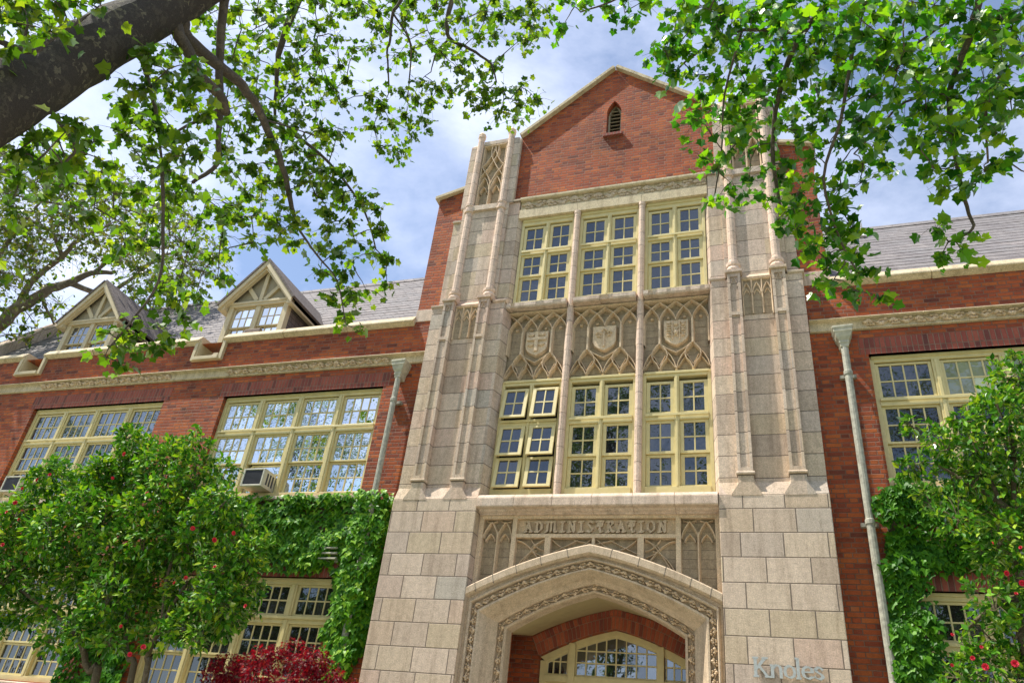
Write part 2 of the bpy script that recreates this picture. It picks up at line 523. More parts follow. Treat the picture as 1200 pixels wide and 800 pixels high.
def wall(mb, x0, x1, z0, z1, y, depth, holes, mi=0):
    """wall face with real openings: front sheet round the holes plus the reveals"""
    xs = sorted({x0, x1} | {h[0] for h in holes} | {h[1] for h in holes})
    zs = sorted({z0, z1} | {h[2] for h in holes} | {h[3] for h in holes})
    for a, b in zip(xs, xs[1:]):
        for c, d in zip(zs, zs[1:]):
            if any(h[0] <= a and b <= h[1] and h[2] <= c and d <= h[3] for h in holes):
                continue
            mb.add([(a, y, c), (b, y, c), (b, y, d), (a, y, d)], [(0, 1, 2, 3)], mi)
    for a, b, c, d in holes:
        mb.add([(a, y, c), (b, y, c), (b, y, d), (a, y, d), (a, y + depth, c), (b, y + depth, c), (b, y + depth, d), (a, y + depth, d)],
               [(0, 4, 5, 1), (1, 5, 6, 2), (2, 6, 7, 3), (3, 7, 4, 0)], mi)

def arch_pts(xa, xb, zs, h, n=8, sharp=1.7):
    xm = (xa + xb) / 2
    L = [(xa + (xm - xa) * (t ** sharp), zs + h * t) for t in [i / n for i in range(n + 1)]]
    return L + [(xa + xb - x, z) for x, z in reversed(L[:-1])]

def copy_tree(o, dx, parent=None):
    c = o.copy()
    COL.objects.link(c)
    c.parent = parent
    if dx:
        c.location = c.location + Vector((dx, 0, 0))
    for ch in list(o.children):
        copy_tree(ch, 0, c)
    return c

# ------------------------------------------------------------------ ground
g = MB().add([(-300, -300, 0), (300, -300, 0), (300, 300, 0), (-300, 300, 0)], [(0, 1, 2, 3)]).build('lawn', M['lawn'])
tag(g, kind='structure')
g = MB().box(-2.2, 2.2, -3.6, 0.62, -0.1, 0.06).build('path', M['paving'])
tag(g, kind='structure')
g = MB().box(-30, 30, -13.5, -3.6, -0.1, 0.05).build('bounce_forecourt', M['paving'])  # unseen pale forecourt, added to bounce warm light up onto the facade
tag(g, kind='structure')

# ------------------------------------------------------------------ the school building
B = empty('school_building', (0, 0, 0))
tag(B, 'red brick school building with carved stone entrance tower, gable and slate roofs', 'building')
YW = 0.27                      # plane of the brick walls
WIN = [-17.50, -12.53, -7.56]  # left edges of the wide windows, left wing
WINR = [4.05, 9.02]
WW = 3.50
holesL = [(x, x + WW, 5.85, 7.93) for x in WIN] + [(x, x + WW, 2.62, 4.46) for x in WIN]
holesR = [(x, x + WW, 5.85, 7.93) for x in WINR] + [(x, x + WW, 2.62, 4.46) for x in WINR]

for (a, b, holes) in ((-18.2, -3.2, holesL), (3.2, 14.5, holesR)):
    mb = MB()
    wall(mb, a, b, 0, 8.42, YW, 0.22, holes)
    mb.box(a, b, 0.75, 0.8, 0, 8.42)
    e = a if a < 0 else b
    mb.box(min(e, e + (0.25 if a < 0 else -0.25)), max(e, e + (0.25 if a < 0 else -0.25)), YW + 0.003, 10.3, 0, 8.42)
    mb.build('brick_wall', M['brick'], B)
    for h in holes:
        MB().box(h[0] - 0.12, h[1] + 0.12, YW - 0.004, YW + 0.1, h[3], h[3] + 0.28).build('soldier_course', M['soldier'], B)

# notches (scuppers) cut in the parapets
NOTCH = [-13.22, -8.31, 8.31, 13.22]
def parapet(a, b):
    hs = [(n - 0.31, n + 0.31, 8.84, 9.24) for n in NOTCH if a < n < b]
    mb = MB()
    wall(mb, a, b, 8.55, 9.24, YW, 0.36, hs)
    wall(mb, a, b, 8.55, 9.24, YW + 0.36, 0.001, hs)
    mb.build('parapet', M['brick'], B)
    xs = [a] + [q for h in hs for q in (h[0], h[1])] + [b]
    cop = MB()
    prof = [(YW, 9.20), (0.235, 9.215), (0.19, 9.25), (0.165, 9.26), (0.165, 9.29), (0.27, 9.425), (0.69, 9.44), (0.69, 9.24), (YW, 9.24)]
    for i in range(0, len(xs), 2):
        # stone lengths with open joints
        x0, x1 = xs[i], xs[i + 1]
        n = max(1, round((x1 - x0) / 1.55))
        for k in range(n):
            p, q = x0 + (x1 - x0) * k / n, x0 + (x1 - x0) * (k + 1) / n
            dz = random.uniform(-0.004, 0.004)
            cop.xprism([(y + dz, z + dz) for y, z in prof], p + 0.004, q - 0.004)
    co = cop.build('coping', M['band'], B, bevel=0.008)
    for h in hs:
        sc = MB()
        for s_ in (0, 1):
            xx = h[0] - 0.075 if s_ == 0 else h[1]
            sc.box(xx, xx + 0.075, 0.2, 0.66, 8.80, 9.30)
            sc.box(xx + (0.075 if s_ == 0 else -0.025), xx + (0.10 if s_ == 0 else 0.0), 0.23, 0.64, 8.88, 9.33)
        sc.xprism([(0.17, 8.80), (0.17, 8.875), (0.66, 8.93), (0.66, 8.80)], h[0], h[1])
        sc.build('scupper', M['timber'], B, bevel=0.006)
parapet(-18.2, -3.66)
parapet(3.66, 14.5)

def vine(mb, path, w, yf, yb, step=None):
    """running leaf scroll carved along (x, z) points"""
    seg = [0.0]
    for a, b in zip(path, path[1:]):
        seg.append(seg[-1] + math.hypot(b[0] - a[0], b[1] - a[1]))
    L = seg[-1]
    step = step or w * 1.7
    n = max(1, round(L / step))
    def at(s_):
        for i in range(len(path) - 1):
            if s_ <= seg[i + 1] or i == len(path) - 2:
                f = (s_ - seg[i]) / max(1e-9, seg[i + 1] - seg[i])
                a, b = path[i], path[i + 1]
                dx, dz = b[0] - a[0], b[1] - a[1]
                l = math.hypot(dx, dz) or 1
                return a[0] + dx * f, a[1] + dz * f, dx / l, dz / l
    pts = []
    for i in range(n * 6 + 1):
        s_ = L * i / (n * 6)
        x, z, dx, dz = at(s_)
        o = math.sin(i / 6 * PI) * w * 0.27
        pts.append((x - dz * o, z + dx * o))
    mb.rib(pts, w * 0.13, yf + (yb - yf) * 0.25, yb)
    for i in range(n):
        x, z, dx, dz = at(L * (i + 0.5) / n)
        sg = 1 if i % 2 else -1
        for (du, dv, r) in ((0.0, -0.24 * sg, 0.22), (0.26, -0.05 * sg, 0.17), (-0.26, -0.08 * sg, 0.17), (0.5, 0.3 * sg, 0.15), (-0.08, 0.3 * sg, 0.13), (0.16, 0.34 * sg, 0.12)):
            rr = 1.4 * r * w * random.uniform(0.85, 1.15)
            cx = x + dx * du * w - dz * dv * w
            cz = z + dz * du * w + dx * dv * w
            mb.lump((cx, yb, cz), rr * 1.25, (yb - yf) * random.uniform(0.8, 1.15), rr)

# string cornice with stretches of carved leaf scroll
for a, b, rel in ((-18.2, -3.27, [(-17.6, -14.0), (-12.6, -9.05), (-7.66, -4.03)]), (3.27, 14.5, [(4.03, 7.66), (9.0, 12.6)])):
    mb = MB()
    prof = [(YW, 8.36), (0.235, 8.365), (0.225, 8.375), (0.225, 8.388), (0.25, 8.395), (0.25, 8.525), (0.20, 8.535), (0.165, 8.54), (0.16, 8.548), (0.235, 8.60), (0.30, 8.60), (0.30, 8.36)]
    n = round((b - a) / 1.7)
    for k in range(n):
        mb.xprism(prof, a + (b - a) * k / n + 0.003, a + (b - a) * (k + 1) / n - 0.003)
    co = mb.build('cornice', M['band'], B, bevel=0.006)
    for r in rel:
        v = MB()
        vine(v, [(r[0], 8.462), (r[1], 8.462)], 0.125, 0.185, 0.251, 0.17)
        v.build('leaf_frieze', M['rib'], co)

# ---------------------------------------------------------------- windows
def sash_mesh(w, h, nx, ny, st, y):
    s = MB()
    s.box(0, st, y, y + 0.035, 0, h)
    s.box(w - st, w, y, y + 0.035, 0, h)
    rl = st * 0.72
    s.box(st, w - st, y, y + 0.035, 0, rl)
    s.box(st, w - st, y, y + 0.035, h - rl, h)
    for i in range(1, nx):
        x = st + (w - 2 * st) * i / nx
        s.box(x - 0.011, x + 0.011, y + 0.008, y + 0.03, rl, h - rl)
    for j in range(1, ny):
        z = rl + (h - 2 * rl) * j / ny
        s.box(st, w - st, y + 0.011, y + 0.029, z - 0.011, z + 0.011)
    return s

def panes(mb, x0, z0, w, h, nx, ny, st, y):
    for i in range(nx):
        for j in range(ny):
            a, b = x0 + st + (w - 2 * st) * i / nx, x0 + st + (w - 2 * st) * (i + 1) / nx
            rl = st * 0.72
            c, d = z0 + rl + (h - 2 * rl) * j / ny, z0 + rl + (h - 2 * rl) * (j + 1) / ny
            t1, t2 = random.uniform(-1, 1) * 0.006 * (b - a), random.uniform(-1, 1) * 0.006 * (d - c)
            mb.add([(a, y - t1 - t2, c), (b, y + t1 - t2, c), (b, y + t1 + t2, d), (a, y - t1 + t2, d)], [(0, 1, 2, 3)])

def window(x0, y0, z0, w, h, lights, rows, glass, jamb=0.07, mull=0.11, head=0.10, st=0.045, nx=4, open_lights=(), skip=(), blinds=(), yin=0.10):
    """rows: (z0, z1, panes high) of the lights; the rest of the height is timber"""
    f = MB()
    D = yin
    f.box(0, jamb, D - 0.012, D + 0.13, 0, h)
    f.box(w - jamb, w, D - 0.012, D + 0.13, 0, h)
    f.box(jamb, w - jamb, D - 0.016, D + 0.13, h - head, h)
    f.box(jamb * 0.5, w - jamb * 0.5, D - 0.035, D - 0.017, h - head * 0.45, h - 0.003)
    f.box(jamb, w - jamb, D - 0.03, D + 0.13, 0.0, rows[0][0])
    zc = rows[0][0]
    lw = (w - 2 * jamb - mull * (lights - 1)) / lights
    for i in range(1, lights):
        x = jamb + lw * i + mull * (i - 1)
        f.box(x, x + mull, D - 0.02, D + 0.13, rows[0][0], h - head)
        f.box(x + mull * 0.3, x + mull * 0.7, D - 0.034, D - 0.019, rows[0][0], h - head - 0.004)
    tz0, tz1 = rows[-2][1], rows[-1][0]
    for i in range(lights):
        x = jamb + (lw + mull) * i
        f.box(x, x + lw, D - 0.022, D + 0.12, tz0, tz1)
    f.box(jamb, w - jamb, D - 0.05, D - 0.0335 - 0.002, tz1 - 0.05, tz1 - 0.006)
    fo = f.build('window', M['paint'], B, bevel=0.004, loc=(x0, y0, z0))
    for i in range(lights):
        for k, (a, b, ny) in enumerate(rows):
            if (i, k) in skip:
                continue
            xx = jamb + (lw + mull) * i
            op = (i, k) in open_lights
            yy = D + 0.01 + (0.03 if (k == 0 and len(rows) == 3) else 0.0)
            sm = sash_mesh(lw - 0.006, b - a - 0.004, nx, ny, st, 0 if op else yy)
            if op:
                for j, p in enumerate(sm.v):
                    sm.v[j] = (p[0], p[1], p[2] - (b - a))
            so_ = sm.build('sash', M['paint'], fo, bevel=0.003)
            if op:
                so_.location = (xx + 0.003, D - 0.035, b)
                so_.rotation_euler = (math.radians(-random.uniform(8.5, 10.5)), 0, 0)
                g1 = MB()
                panes(g1, 0, -(b - a), lw, b - a, nx, ny, st, 0.022)
                g1.build('glass', glass, fo, loc=so_.location, weld=False).rotation_euler = so_.rotation_euler
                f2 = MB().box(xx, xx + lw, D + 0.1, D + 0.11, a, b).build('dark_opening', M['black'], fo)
            else:
                so_.location = (xx + 0.003, 0, a + 0.002)
                gl = MB()
                panes(gl, xx, a, lw, b - a, nx, ny, st, yy + 0.022)
                gl.build('glass', M['glass_blind'] if (i, k) in blinds else glass, fo, weld=False)
    return fo

ROW_MAIN = [(0.09, 0.665, 2), (0.665, 1.25, 2), (1.37, 1.965, 2)]
ROW_LOW = [(0.09, 0.61, 2), (0.61, 1.13, 2), (1.25, 1.74, 2)]
wA = window(WIN[1], YW, 5.85, WW, 2.08, 4, ROW_MAIN, M['glass'])
wB = window(WIN[2], YW, 5.85, WW, 2.08, 4, ROW_MAIN, M['glass_bright'], skip={(1, 0)})
tag(wB, 'wide sash window holding an air conditioner, its panes white with reflected sky')
wR = window(WINR[0], YW, 5.85, WW, 2.08, 4, ROW_MAIN, M['glass_dark'], blinds={(1, 2), (2, 2), (2, 1)})
copy_tree(wA, WIN[0] - WIN[1], B)
copy_tree(wR, WINR[1] - WINR[0], B)
w0 = window(WIN[2], YW, 2.62, WW, 1.84, 4, ROW_LOW, M['glass_dark'])
for x in (WIN[0], WIN[1], WINR[0], WINR[1]):
    copy_tree(w0, x - WIN[2], B)
# window B: the light with the air conditioner has a raised sash above it
sm = sash_mesh(0.74, 0.2, 1, 1, 0.03, 0.15).build('sash', M['paint'], wB, bevel=0.003)
sm.location = (1.02, 0, 0.455)
gm = MB()
panes(gm, 0.96, 0.09, 0.80, 0.57, 1, 1, 0.0, 0.18)
gm.build('glass', M['glass_bright'], wB, weld=False)
for x in WIN + WINR:
    for z in (5.85, 2.62):
        sl = MB()
        sl.xprism([(0.18, z - 0.09), (0.18, z - 0.035), (YW + 0.12, z + 0.012), (YW + 0.12, z - 0.09)], x + 0.004, x + WW - 0.004)
        sl.build('window_sill', M['sill'], B, bevel=0.006)

# ---------------------------------------------------------------- tower brickwork
YT = YW
mb = MB()
mb.prism([(-1.972, 11.99), (1.972, 11.99), (1.972, 13.846), (0, 15.50), (-1.972, 13.846)], YT, 0.9)
tower_gable = mb.build('gable', M['brick'], B)
lv = bpy.data.objects  # (louvre opening is cut below)
for s in (-1, 1):
    mb = MB()
    mb.box(*sorted((s * 3.0, s * 3.66)), YT + 0.002, 0.9, 8.42, 9.285)
    mb.prism([(s * 3.0, 9.555), (s * 3.66, 9.555), (s * 3.66, 12.37), (s * 3.2, 12.5), (s * 3.0, 12.56)], YT + 0.002, 0.9)
    mb.prism([(s * 1.9, 12.0), (s * 3.1, 12.0), (s * 3.1, 12.9), (s * 1.9, 13.9)], 0.6, 0.89)
    mb.box(*sorted((s * 3.35, s * 3.657)), 0.9, 6.5, 8.6, 12.1)
    mb.build('tower_wall', M['brick'], B)
    MB().box(*sorted((s * 3.0, s * 3.675)), YT - 0.012, 0.9, 9.285, 9.555).build('stone_block', M['sill'], B, bevel=0.008)
    MB().prism([(s * 3.74, 12.355), (s * 3.08, 12.54), (s * 3.08, 12.615), (s * 3.74, 12.43)], 0.19, 0.93).build('shoulder_coping', M['band'], B, bevel=0.006)
# gable copings
mb = MB()
def slope_box(mb, xa, za, xb, zb, t0, t1, y0, y1):
    dx, dz = xb - xa, zb - za
    L = math.hypot(dx, dz)
    nx, nz = -dz / L, dx / L
    if nz < 0:
        nx, nz = -nx, -nz
    mb.prism([(xa + nx * t0, za + nz * t0), (xb + nx * t0, zb + nz * t0), (xb + nx * t1, zb + nz * t1), (xa + nx * t1, za + nz * t1)], y0, y1)
for s in (-1, 1):
    n = 5
    for k in range(n):
        xa, xb = s * 1.975 * (1 - k / n), s * 1.975 * (1 - (k + 1) / n)
        za, zb = 13.843 + 1.657 * k / n, 13.843 + 1.657 * (k + 1) / n
        e = 0.004 * (xb - xa)
        slope_box(mb, xa + e, za + 0.003, xb - e, zb - 0.003, 0.0, 0.075, 0.17, 0.95)
mb.build('gable_coping', M['band'], B, bevel=0.006)
# tower roof behind the gable
mb = MB()
for s in (-1, 1):
    slope_box(mb, s * 3.5, 12.3, 0, 15.36, 0, 0.05, 0.95, 6.5)
mb.build('tower_roof', M['slate'], B)
# cut the pointed louvre opening in the gable with a boolean cutter that is applied and removed
lp = [(-0.15, 13.52)] + [(-0.15, 14.22)] + [(-0.15 + 0.15 * t ** 1.6, 14.22 + 0.30 * t) for t in (0.25, 0.5, 0.75, 1)]
lp = lp + [(-x, z) for x, z in reversed(lp[:-1])]
cut = MB().prism(lp, 0.0, 0.52).build('louvre_cutter', M['brick'])
bo = tower_gable.modifiers.new('cut', 'BOOLEAN')
bo.object = cut
bo.operation = 'DIFFERENCE'
dg = bpy.context.evaluated_depsgraph_get()
me = bpy.data.meshes.new_from_object(tower_gable.evaluated_get(dg))
tower_gable.modifiers.clear()
tower_gable.data = me
bpy.data.objects.remove(cut)
mb = MB()
ins = [(x * 0.97, 13.52 + (z - 13.52) * 0.985 + 0.005) for x, z in lp]
inn = [(x * 0.72, 13.52 + 0.04 + (z - 13.52) * 0.92) for x, z in lp]
mb.loft([[(x, 0.40, z) for x, z in ins], [(x, 0.40, z) for x, z in inn], [(x, 0.5, z) for x, z in inn]], True, False)
fr = mb.build('louvre_window', M['infill'], B)
mb = MB()
for k in range(8):
    z = 13.6 + 0.105 * k
    hw = 0.105 if z < 14.2 else 0.105 - (z - 14.2) * 0.3
    mb.xprism([(0.41, z), (0.40, z + 0.012), (0.49, z + 0.075), (0.50, z + 0.06)], -hw, hw)
mb.build('slat', M['infill'], fr)
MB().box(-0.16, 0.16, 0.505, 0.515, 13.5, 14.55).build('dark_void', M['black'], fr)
MB().box(-0.2, 0.2, 0.2, 0.5, 13.44, 13.515).build('louvre_sill', M['soldier'], fr, bevel=0.006)

# ---------------------------------------------------------------- stone piers
def pier(s):
    sh = MB(s)
    sh.loft([[(1.815, 0, 5.652), (3.258, 0, 5.652), (3.258, 1.0, 5.652), (1.815, 1.0, 5.652)], [(1.82, 0.09, 5.87), (3.25, 0.09, 5.87), (3.25, 1.0, 5.87), (1.82, 1.0, 5.87)]])
    for a, b, y in ((1.822, 2.292, 0.09), (2.292, 2.79, 0.128), (2.79, 3.255, 0.09)):
        sh.box(a, b, y, 0.98, 5.80, 9.44)
    # weatherings where the pier steps back
    for a, b in ((1.80, 2.055), (3.03, 3.285)):
        sh.xprism([(0.075, 9.43), (0.06, 9.45), (0.06, 9.475), (0.245, 9.575), (0.6, 9.575), (0.6, 9.43)], a, b)
    sh.xprism([(0.10, 9.425), (0.085, 9.445), (0.2, 9.58), (0.6, 9.58), (0.6, 9.425)], 2.3, 2.785)
    sh.box(2.05, 3.04, 0.19, 0.97, 9.44, 11.955)
    sh.box(1.825, 2.05, 0.228, 0.96, 9.57, 11.97)
    sh.box(3.04, 3.215, 0.228, 0.96, 9.57, 11.62)
    sh.xprism([(0.19, 11.965), (0.19, 12.02), (0.3, 12.07), (0.6, 12.07), (0.6, 11.965)], 1.81, 2.05)
    sh.xprism([(0.19, 11.61), (0.19, 11.66), (0.3, 11.72), (0.6, 11.72), (0.6, 11.61)], 3.04, 3.23)
    sh.box(1.965, 2.27, 0.188, 0.95, 11.955, 13.76)
    sh.box(2.82, 3.10, 0.188, 0.95, 11.955, 13.72)
    sh.box(2.27, 2.82, 0.31, 0.94, 11.9, 13.74)
    sh.loft([[(1.965, 0.188, 13.762), (2.27, 0.188, 13.762), (2.27, 0.95, 13.762), (1.965, 0.95, 13.762)], [(2.06, 0.26, 13.9), (2.27, 0.26, 13.9), (2.27, 0.95, 13.9), (2.06, 0.95, 13.9)]])
    sh.loft([[(2.82, 0.188, 13.722), (3.10, 0.188, 13.722), (3.10, 0.95, 13.722), (2.82, 0.95, 13.722)], [(2.82, 0.26, 13.85), (3.0, 0.26, 13.85), (3.0, 0.95, 13.85), (2.82, 0.95, 13.85)]])
    sh.box(2.268, 2.822, 0.2, 0.9, 13.742, 13.85)
    sh.box(2.26, 2.83, 0.135, 0.3, 11.82, 11.95)
    # splayed jamb towards the windows
    sh.loft([[(1.822, 0.092, z), (1.745, 0.345, z), (1.822, 0.345, z)] for z in (5.6, 9.40)])
    sh.loft([[(1.822, 0.23, z), (1.75, 0.345, z), (1.822, 0.345, z)] for z in (9.402, 11.75)])
    so_ = sh.build('stone_pier', M['course'], B, bevel=0.006)
    MB(s).box(1.81, 3.26, 0, 1.02, 0, 5.651).build('pier_base', M['ashlar'], so_, bevel=0.01)
    for xc in (2.195, 2.89):
        p = MB(s)
        p.loft([[(xc - 0.205, -0.006, 5.64), (xc + 0.205, -0.006, 5.64), (xc + 0.205, 0.1, 5.64), (xc - 0.205, 0.1, 5.64)],
                [(xc - 0.2, -0.006, 5.67), (xc + 0.2, -0.006, 5.67), (xc + 0.2, 0.1, 5.67), (xc - 0.2, 0.1, 5.67)],
                [(xc - 0.06, -0.006, 5.885), (xc + 0.06, -0.006, 5.885), (xc + 0.1, 0.095, 5.93), (xc - 0.1, 0.095, 5.93)]])
        p.box(xc - 0.11, xc + 0.11, 0.004, 0.12, 5.80, 5.945)
        p.xprism([(-0.012, 5.945), (-0.028, 5.96), (-0.028, 5.98), (0.0, 6.0), (0.12, 6.0), (0.12, 5.945)], xc - 0.125, xc + 0.125)
        p.box(xc - 0.103, xc + 0.103, 0.026, 0.13, 6.0, 9.49)
        for (za, zb) in ((6.0, 8.66), (8.72, 9.49)):
            p.box(xc - 0.105, xc - 0.062, 0.0, 0.028, za, zb)
            p.box(xc + 0.062, xc + 0.105, 0.0, 0.028, za, zb)
        p.box(xc - 0.107, xc + 0.107, -0.002, 0.03, 8.66, 8.72)
        p.box(xc - 0.062, xc + 0.062, 0.002, 0.028, 6.0, 6.06)
        p.box(xc - 0.062, xc + 0.062, 0.002, 0.028, 9.42, 9.49)
        p.rib(arch_pts(xc - 0.06, xc + 0.06, 9.22, 0.19), 0.03, 0.002, 0.028)
        p.xprism([(-0.02, 9.49), (-0.035, 9.5), (-0.035, 9.545), (0.1, 9.60), (0.22, 9.60), (0.22, 9.49)], xc - 0.135, xc + 0.135)
        p.build('pilaster', M['course'], so_, bevel=0.004)
        c = MB(s)
        prof = [(9.58, 0.085), (9.6, 0.115), (9.66, 0.125), (9.72, 0.10), (9.74, 0.118), (9.79, 0.122), (9.81, 0.088), (9.9, 0.076), (11.78, 0.074), (11.79, 0.1), (11.85, 0.105), (11.87, 0.085), (11.93, 0.085), (11.95, 0.1), (11.99, 0.098), (12.01, 0.072), (13.9, 0.068), (13.95, 0.085), (14.0, 0.078)]
        c.tube([(xc, 0.185, z) for z, r in prof], [r for z, r in prof], 12)
        c.build('colonette', M['mullion'], so_)
        f = MB(s)
        f.tube([(xc, 0.2, 14.0), (xc + 0.005, 0.2, 14.03), (xc + 0.02, 0.21, 14.1), (xc + 0.02, 0.21, 14.14), (xc + 0.015, 0.21, 14.17)], [0.075, 0.09, 0.062, 0.035, 0.01], 7)
        f.build('finial', M['rib'], so_)
    # three blind lancets under the step
    t = MB(s)
    x0, x1 = 2.302, 2.782
    wd = (x1 - x0) / 3
    t.rib([(x0 + 0.005, 9.41), (x1 - 0.005, 9.41)], 0.04, 0.085, 0.13)
    for k in range(4):
        x = min(max(x0 + wd * k, x0 + 0.014), x1 - 0.014)
        t.rib([(x, 8.70 if k in (0, 3) else 8.72), (x, 9.39)], 0.032, 0.083 + 0.001 * k, 0.13)
    for k in range(3):
        t.rib(arch_pts(x0 + wd * k + 0.01, x0 + wd * (k + 1) - 0.01, 9.13, 0.2), 0.032, 0.088, 0.13)
        t.rib(arch_pts(x0 + wd * k + 0.03, x0 + wd * (k + 1) - 0.03, 9.10, 0.1), 0.02, 0.1, 0.13)
    tp = t.build('blind_lancet', M['rib'], so_)
    b = MB(s)
    b.box(x0, x1, 0.124, 0.13, 8.72, 9.41)
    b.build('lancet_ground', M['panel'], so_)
    # net tracery at the head of the pier
    t = MB(s)
    x0, x1 = 2.275, 2.815
    xm, w2 = (x0 + x1) / 2, (x1 - x0) / 2
    t.rib([(xm, 11.95), (xm, 12.62)], 0.06, 0.195, 0.31)
    for xx in (x0 + 0.02, x1 - 0.02):
        t.rib([(xx, 11.95), (xx, 13.7)], 0.05, 0.2, 0.31)
    for a, b in ((x0, xm), (xm, x1)):
        t.rib(arch_pts(a + 0.015, b - 0.015, 12.42, 0.36), 0.045, 0.203, 0.31)
        t.rib(arch_pts(a + 0.06, b - 0.06, 12.36, 0.18), 0.03, 0.225, 0.31)
    for q in (-1, 1):
        t.rib([(xm + q * (0.0 + w2 * u), 12.55 + v) for u, v in ((0.0, 0), (0.1, 0.13), (0.35, 0.3), (0.7, 0.45), (1.0, 0.62))], 0.045, 0.198 + 0.002 * q, 0.31)
        t.rib([(xm + q * w2 * (1 - u), 12.75 + v) for u, v in ((0.0, 0), (0.25, 0.13), (0.6, 0.28), (1.0, 0.5), (1.2, 0.62), (1.3, 0.8), (1.25, 0.95))], 0.042, 0.2 + 0.002 * q, 0.31)
        t.rib([(xm + q * w2 * u, 13.7 - v) for u, v in ((0.02, 0), (0.06, 0.16), (0.3, 0.34), (0.62, 0.5), (0.98, 0.62))], 0.04, 0.206 + 0.002 * q, 0.31)
    t.rib([(x0 + 0.01, 13.7), (x1 - 0.01, 13.7)], 0.06, 0.19, 0.31)
    t.build('net_tracery', M['rib'], so_)
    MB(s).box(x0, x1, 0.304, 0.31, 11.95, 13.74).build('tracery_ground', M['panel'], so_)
    return so_
pier(-1)
pier(1)

# ---------------------------------------------------------------- central bays of the tower
mb = MB()
mb.box(-1.83, 1.83, 0.5, 0.9, 0.0 + 5.44, 12.0)
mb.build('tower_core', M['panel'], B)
mb = MB()
for a, b in ((-1.815, -0.62), (-0.62, 0.62), (0.62, 1.815)):
    mb.box(a + 0.002, b - 0.002, 0.222, 0.6, 11.525, 11.742)
mb.xprism([(0.2, 11.965), (0.175, 11.985), (0.175, 12.03), (0.28, 12.06), (0.6, 12.06), (0.6, 11.965)], -1.81, 1.81)
mb.box(-1.81, 1.81, 0.262, 0.6, 11.742, 11.965)
li = mb.build('lintel', M['band'], B, bevel=0.005)
v = MB()
vine(v, [(-1.78, 11.855), (1.78, 11.855)], 0.19, 0.215, 0.263, 0.24)
v.build('leaf_frieze', M['jointless'], li)
for x in (-0.621, 0.621):
    mb = MB()
    prof = [(5.66, 0.085), (5.74, 0.085), (5.78, 0.06), (11.45, 0.057), (11.47, 0.068), (11.53, 0.068)]
    mb.tube([(x, 0.262, z) for z, r in prof], [r for z, r in prof], 10)
    mb.box(x - 0.05, x + 0.05, 0.28, 0.5, 5.66, 11.52)
    mb.build('stone_mullion', M['mullion'], B)

BAYS = [(-1.752, -0.672), (-0.57, 0.57), (0.672, 1.752)]
RT_ = [(0.07, 0.655, 2), (0.655, 1.165, 2), (1.265, 1.87, 2)]
RL_ = [(0.06, 0.60, 2), (0.60, 1.16, 2), (1.27, 1.86, 2)]
for i, (a, b) in enumerate(BAYS):
    w = window(a, 0.22, 9.475, b - a, 2.05, 2, RT_, M['glass_tower'], jamb=0.055, mull=0.075, head=0.15, st=0.060, nx=2)
    op = {(u, k) for u in (0, 1) for k in (0, 1, 2)} if i == 0 else ()
    w = window(a, 0.22, 5.80, b - a, 2.08, 2, [(r[0] + 0.05, r[1] + 0.05, r[2]) for r in RL_], M['glass_tower'], jamb=0.055, mull=0.075, head=0.10, st=0.060, nx=2, open_lights=op)
    if i == 0:
        tag(w, 'tower window with all six sashes tilted open')

# sills under the upper windows, with chipped edges
for a, b in ((-1.80, -0.69), (-0.55, 0.55), (0.69, 1.80)):
    mb = MB()
    n = 14
    for k in range(n):
        p, q = a + (b - a) * k / n, a + (b - a) * (k + 1) / n
        c = random.choice((0, 0, 0, 0.012, 0.03)) if k not in (0, n - 1) else 0
        mb.xprism([(0.15 + c * 0.6, 9.31 + c), (0.13 + c, 9.34 + c), (0.13, 9.41), (0.31, 9.475), (0.5, 9.475), (0.5, 9.31)], p, q)
    mb.build('window_sill', M['sill'], B)
mb = MB()
n = 6
for k in range(n):
    p, q = -1.806 + 3.612 * k / n, -1.806 + 3.612 * (k + 1) / n
    mb.xprism([(0.32, 5.80), (0.02, 5.71), (-0.03, 5.655), (-0.035, 5.635), (-0.035, 5.52), (-0.02, 5.505), (0.07, 5.50), (0.09, 5.475), (0.15, 5.455), (0.15, 5.44), (0.4, 5.44)], p + 0.002, q - 0.002)
mb.build('sill_course', M['sill'], B, bevel=0.005)

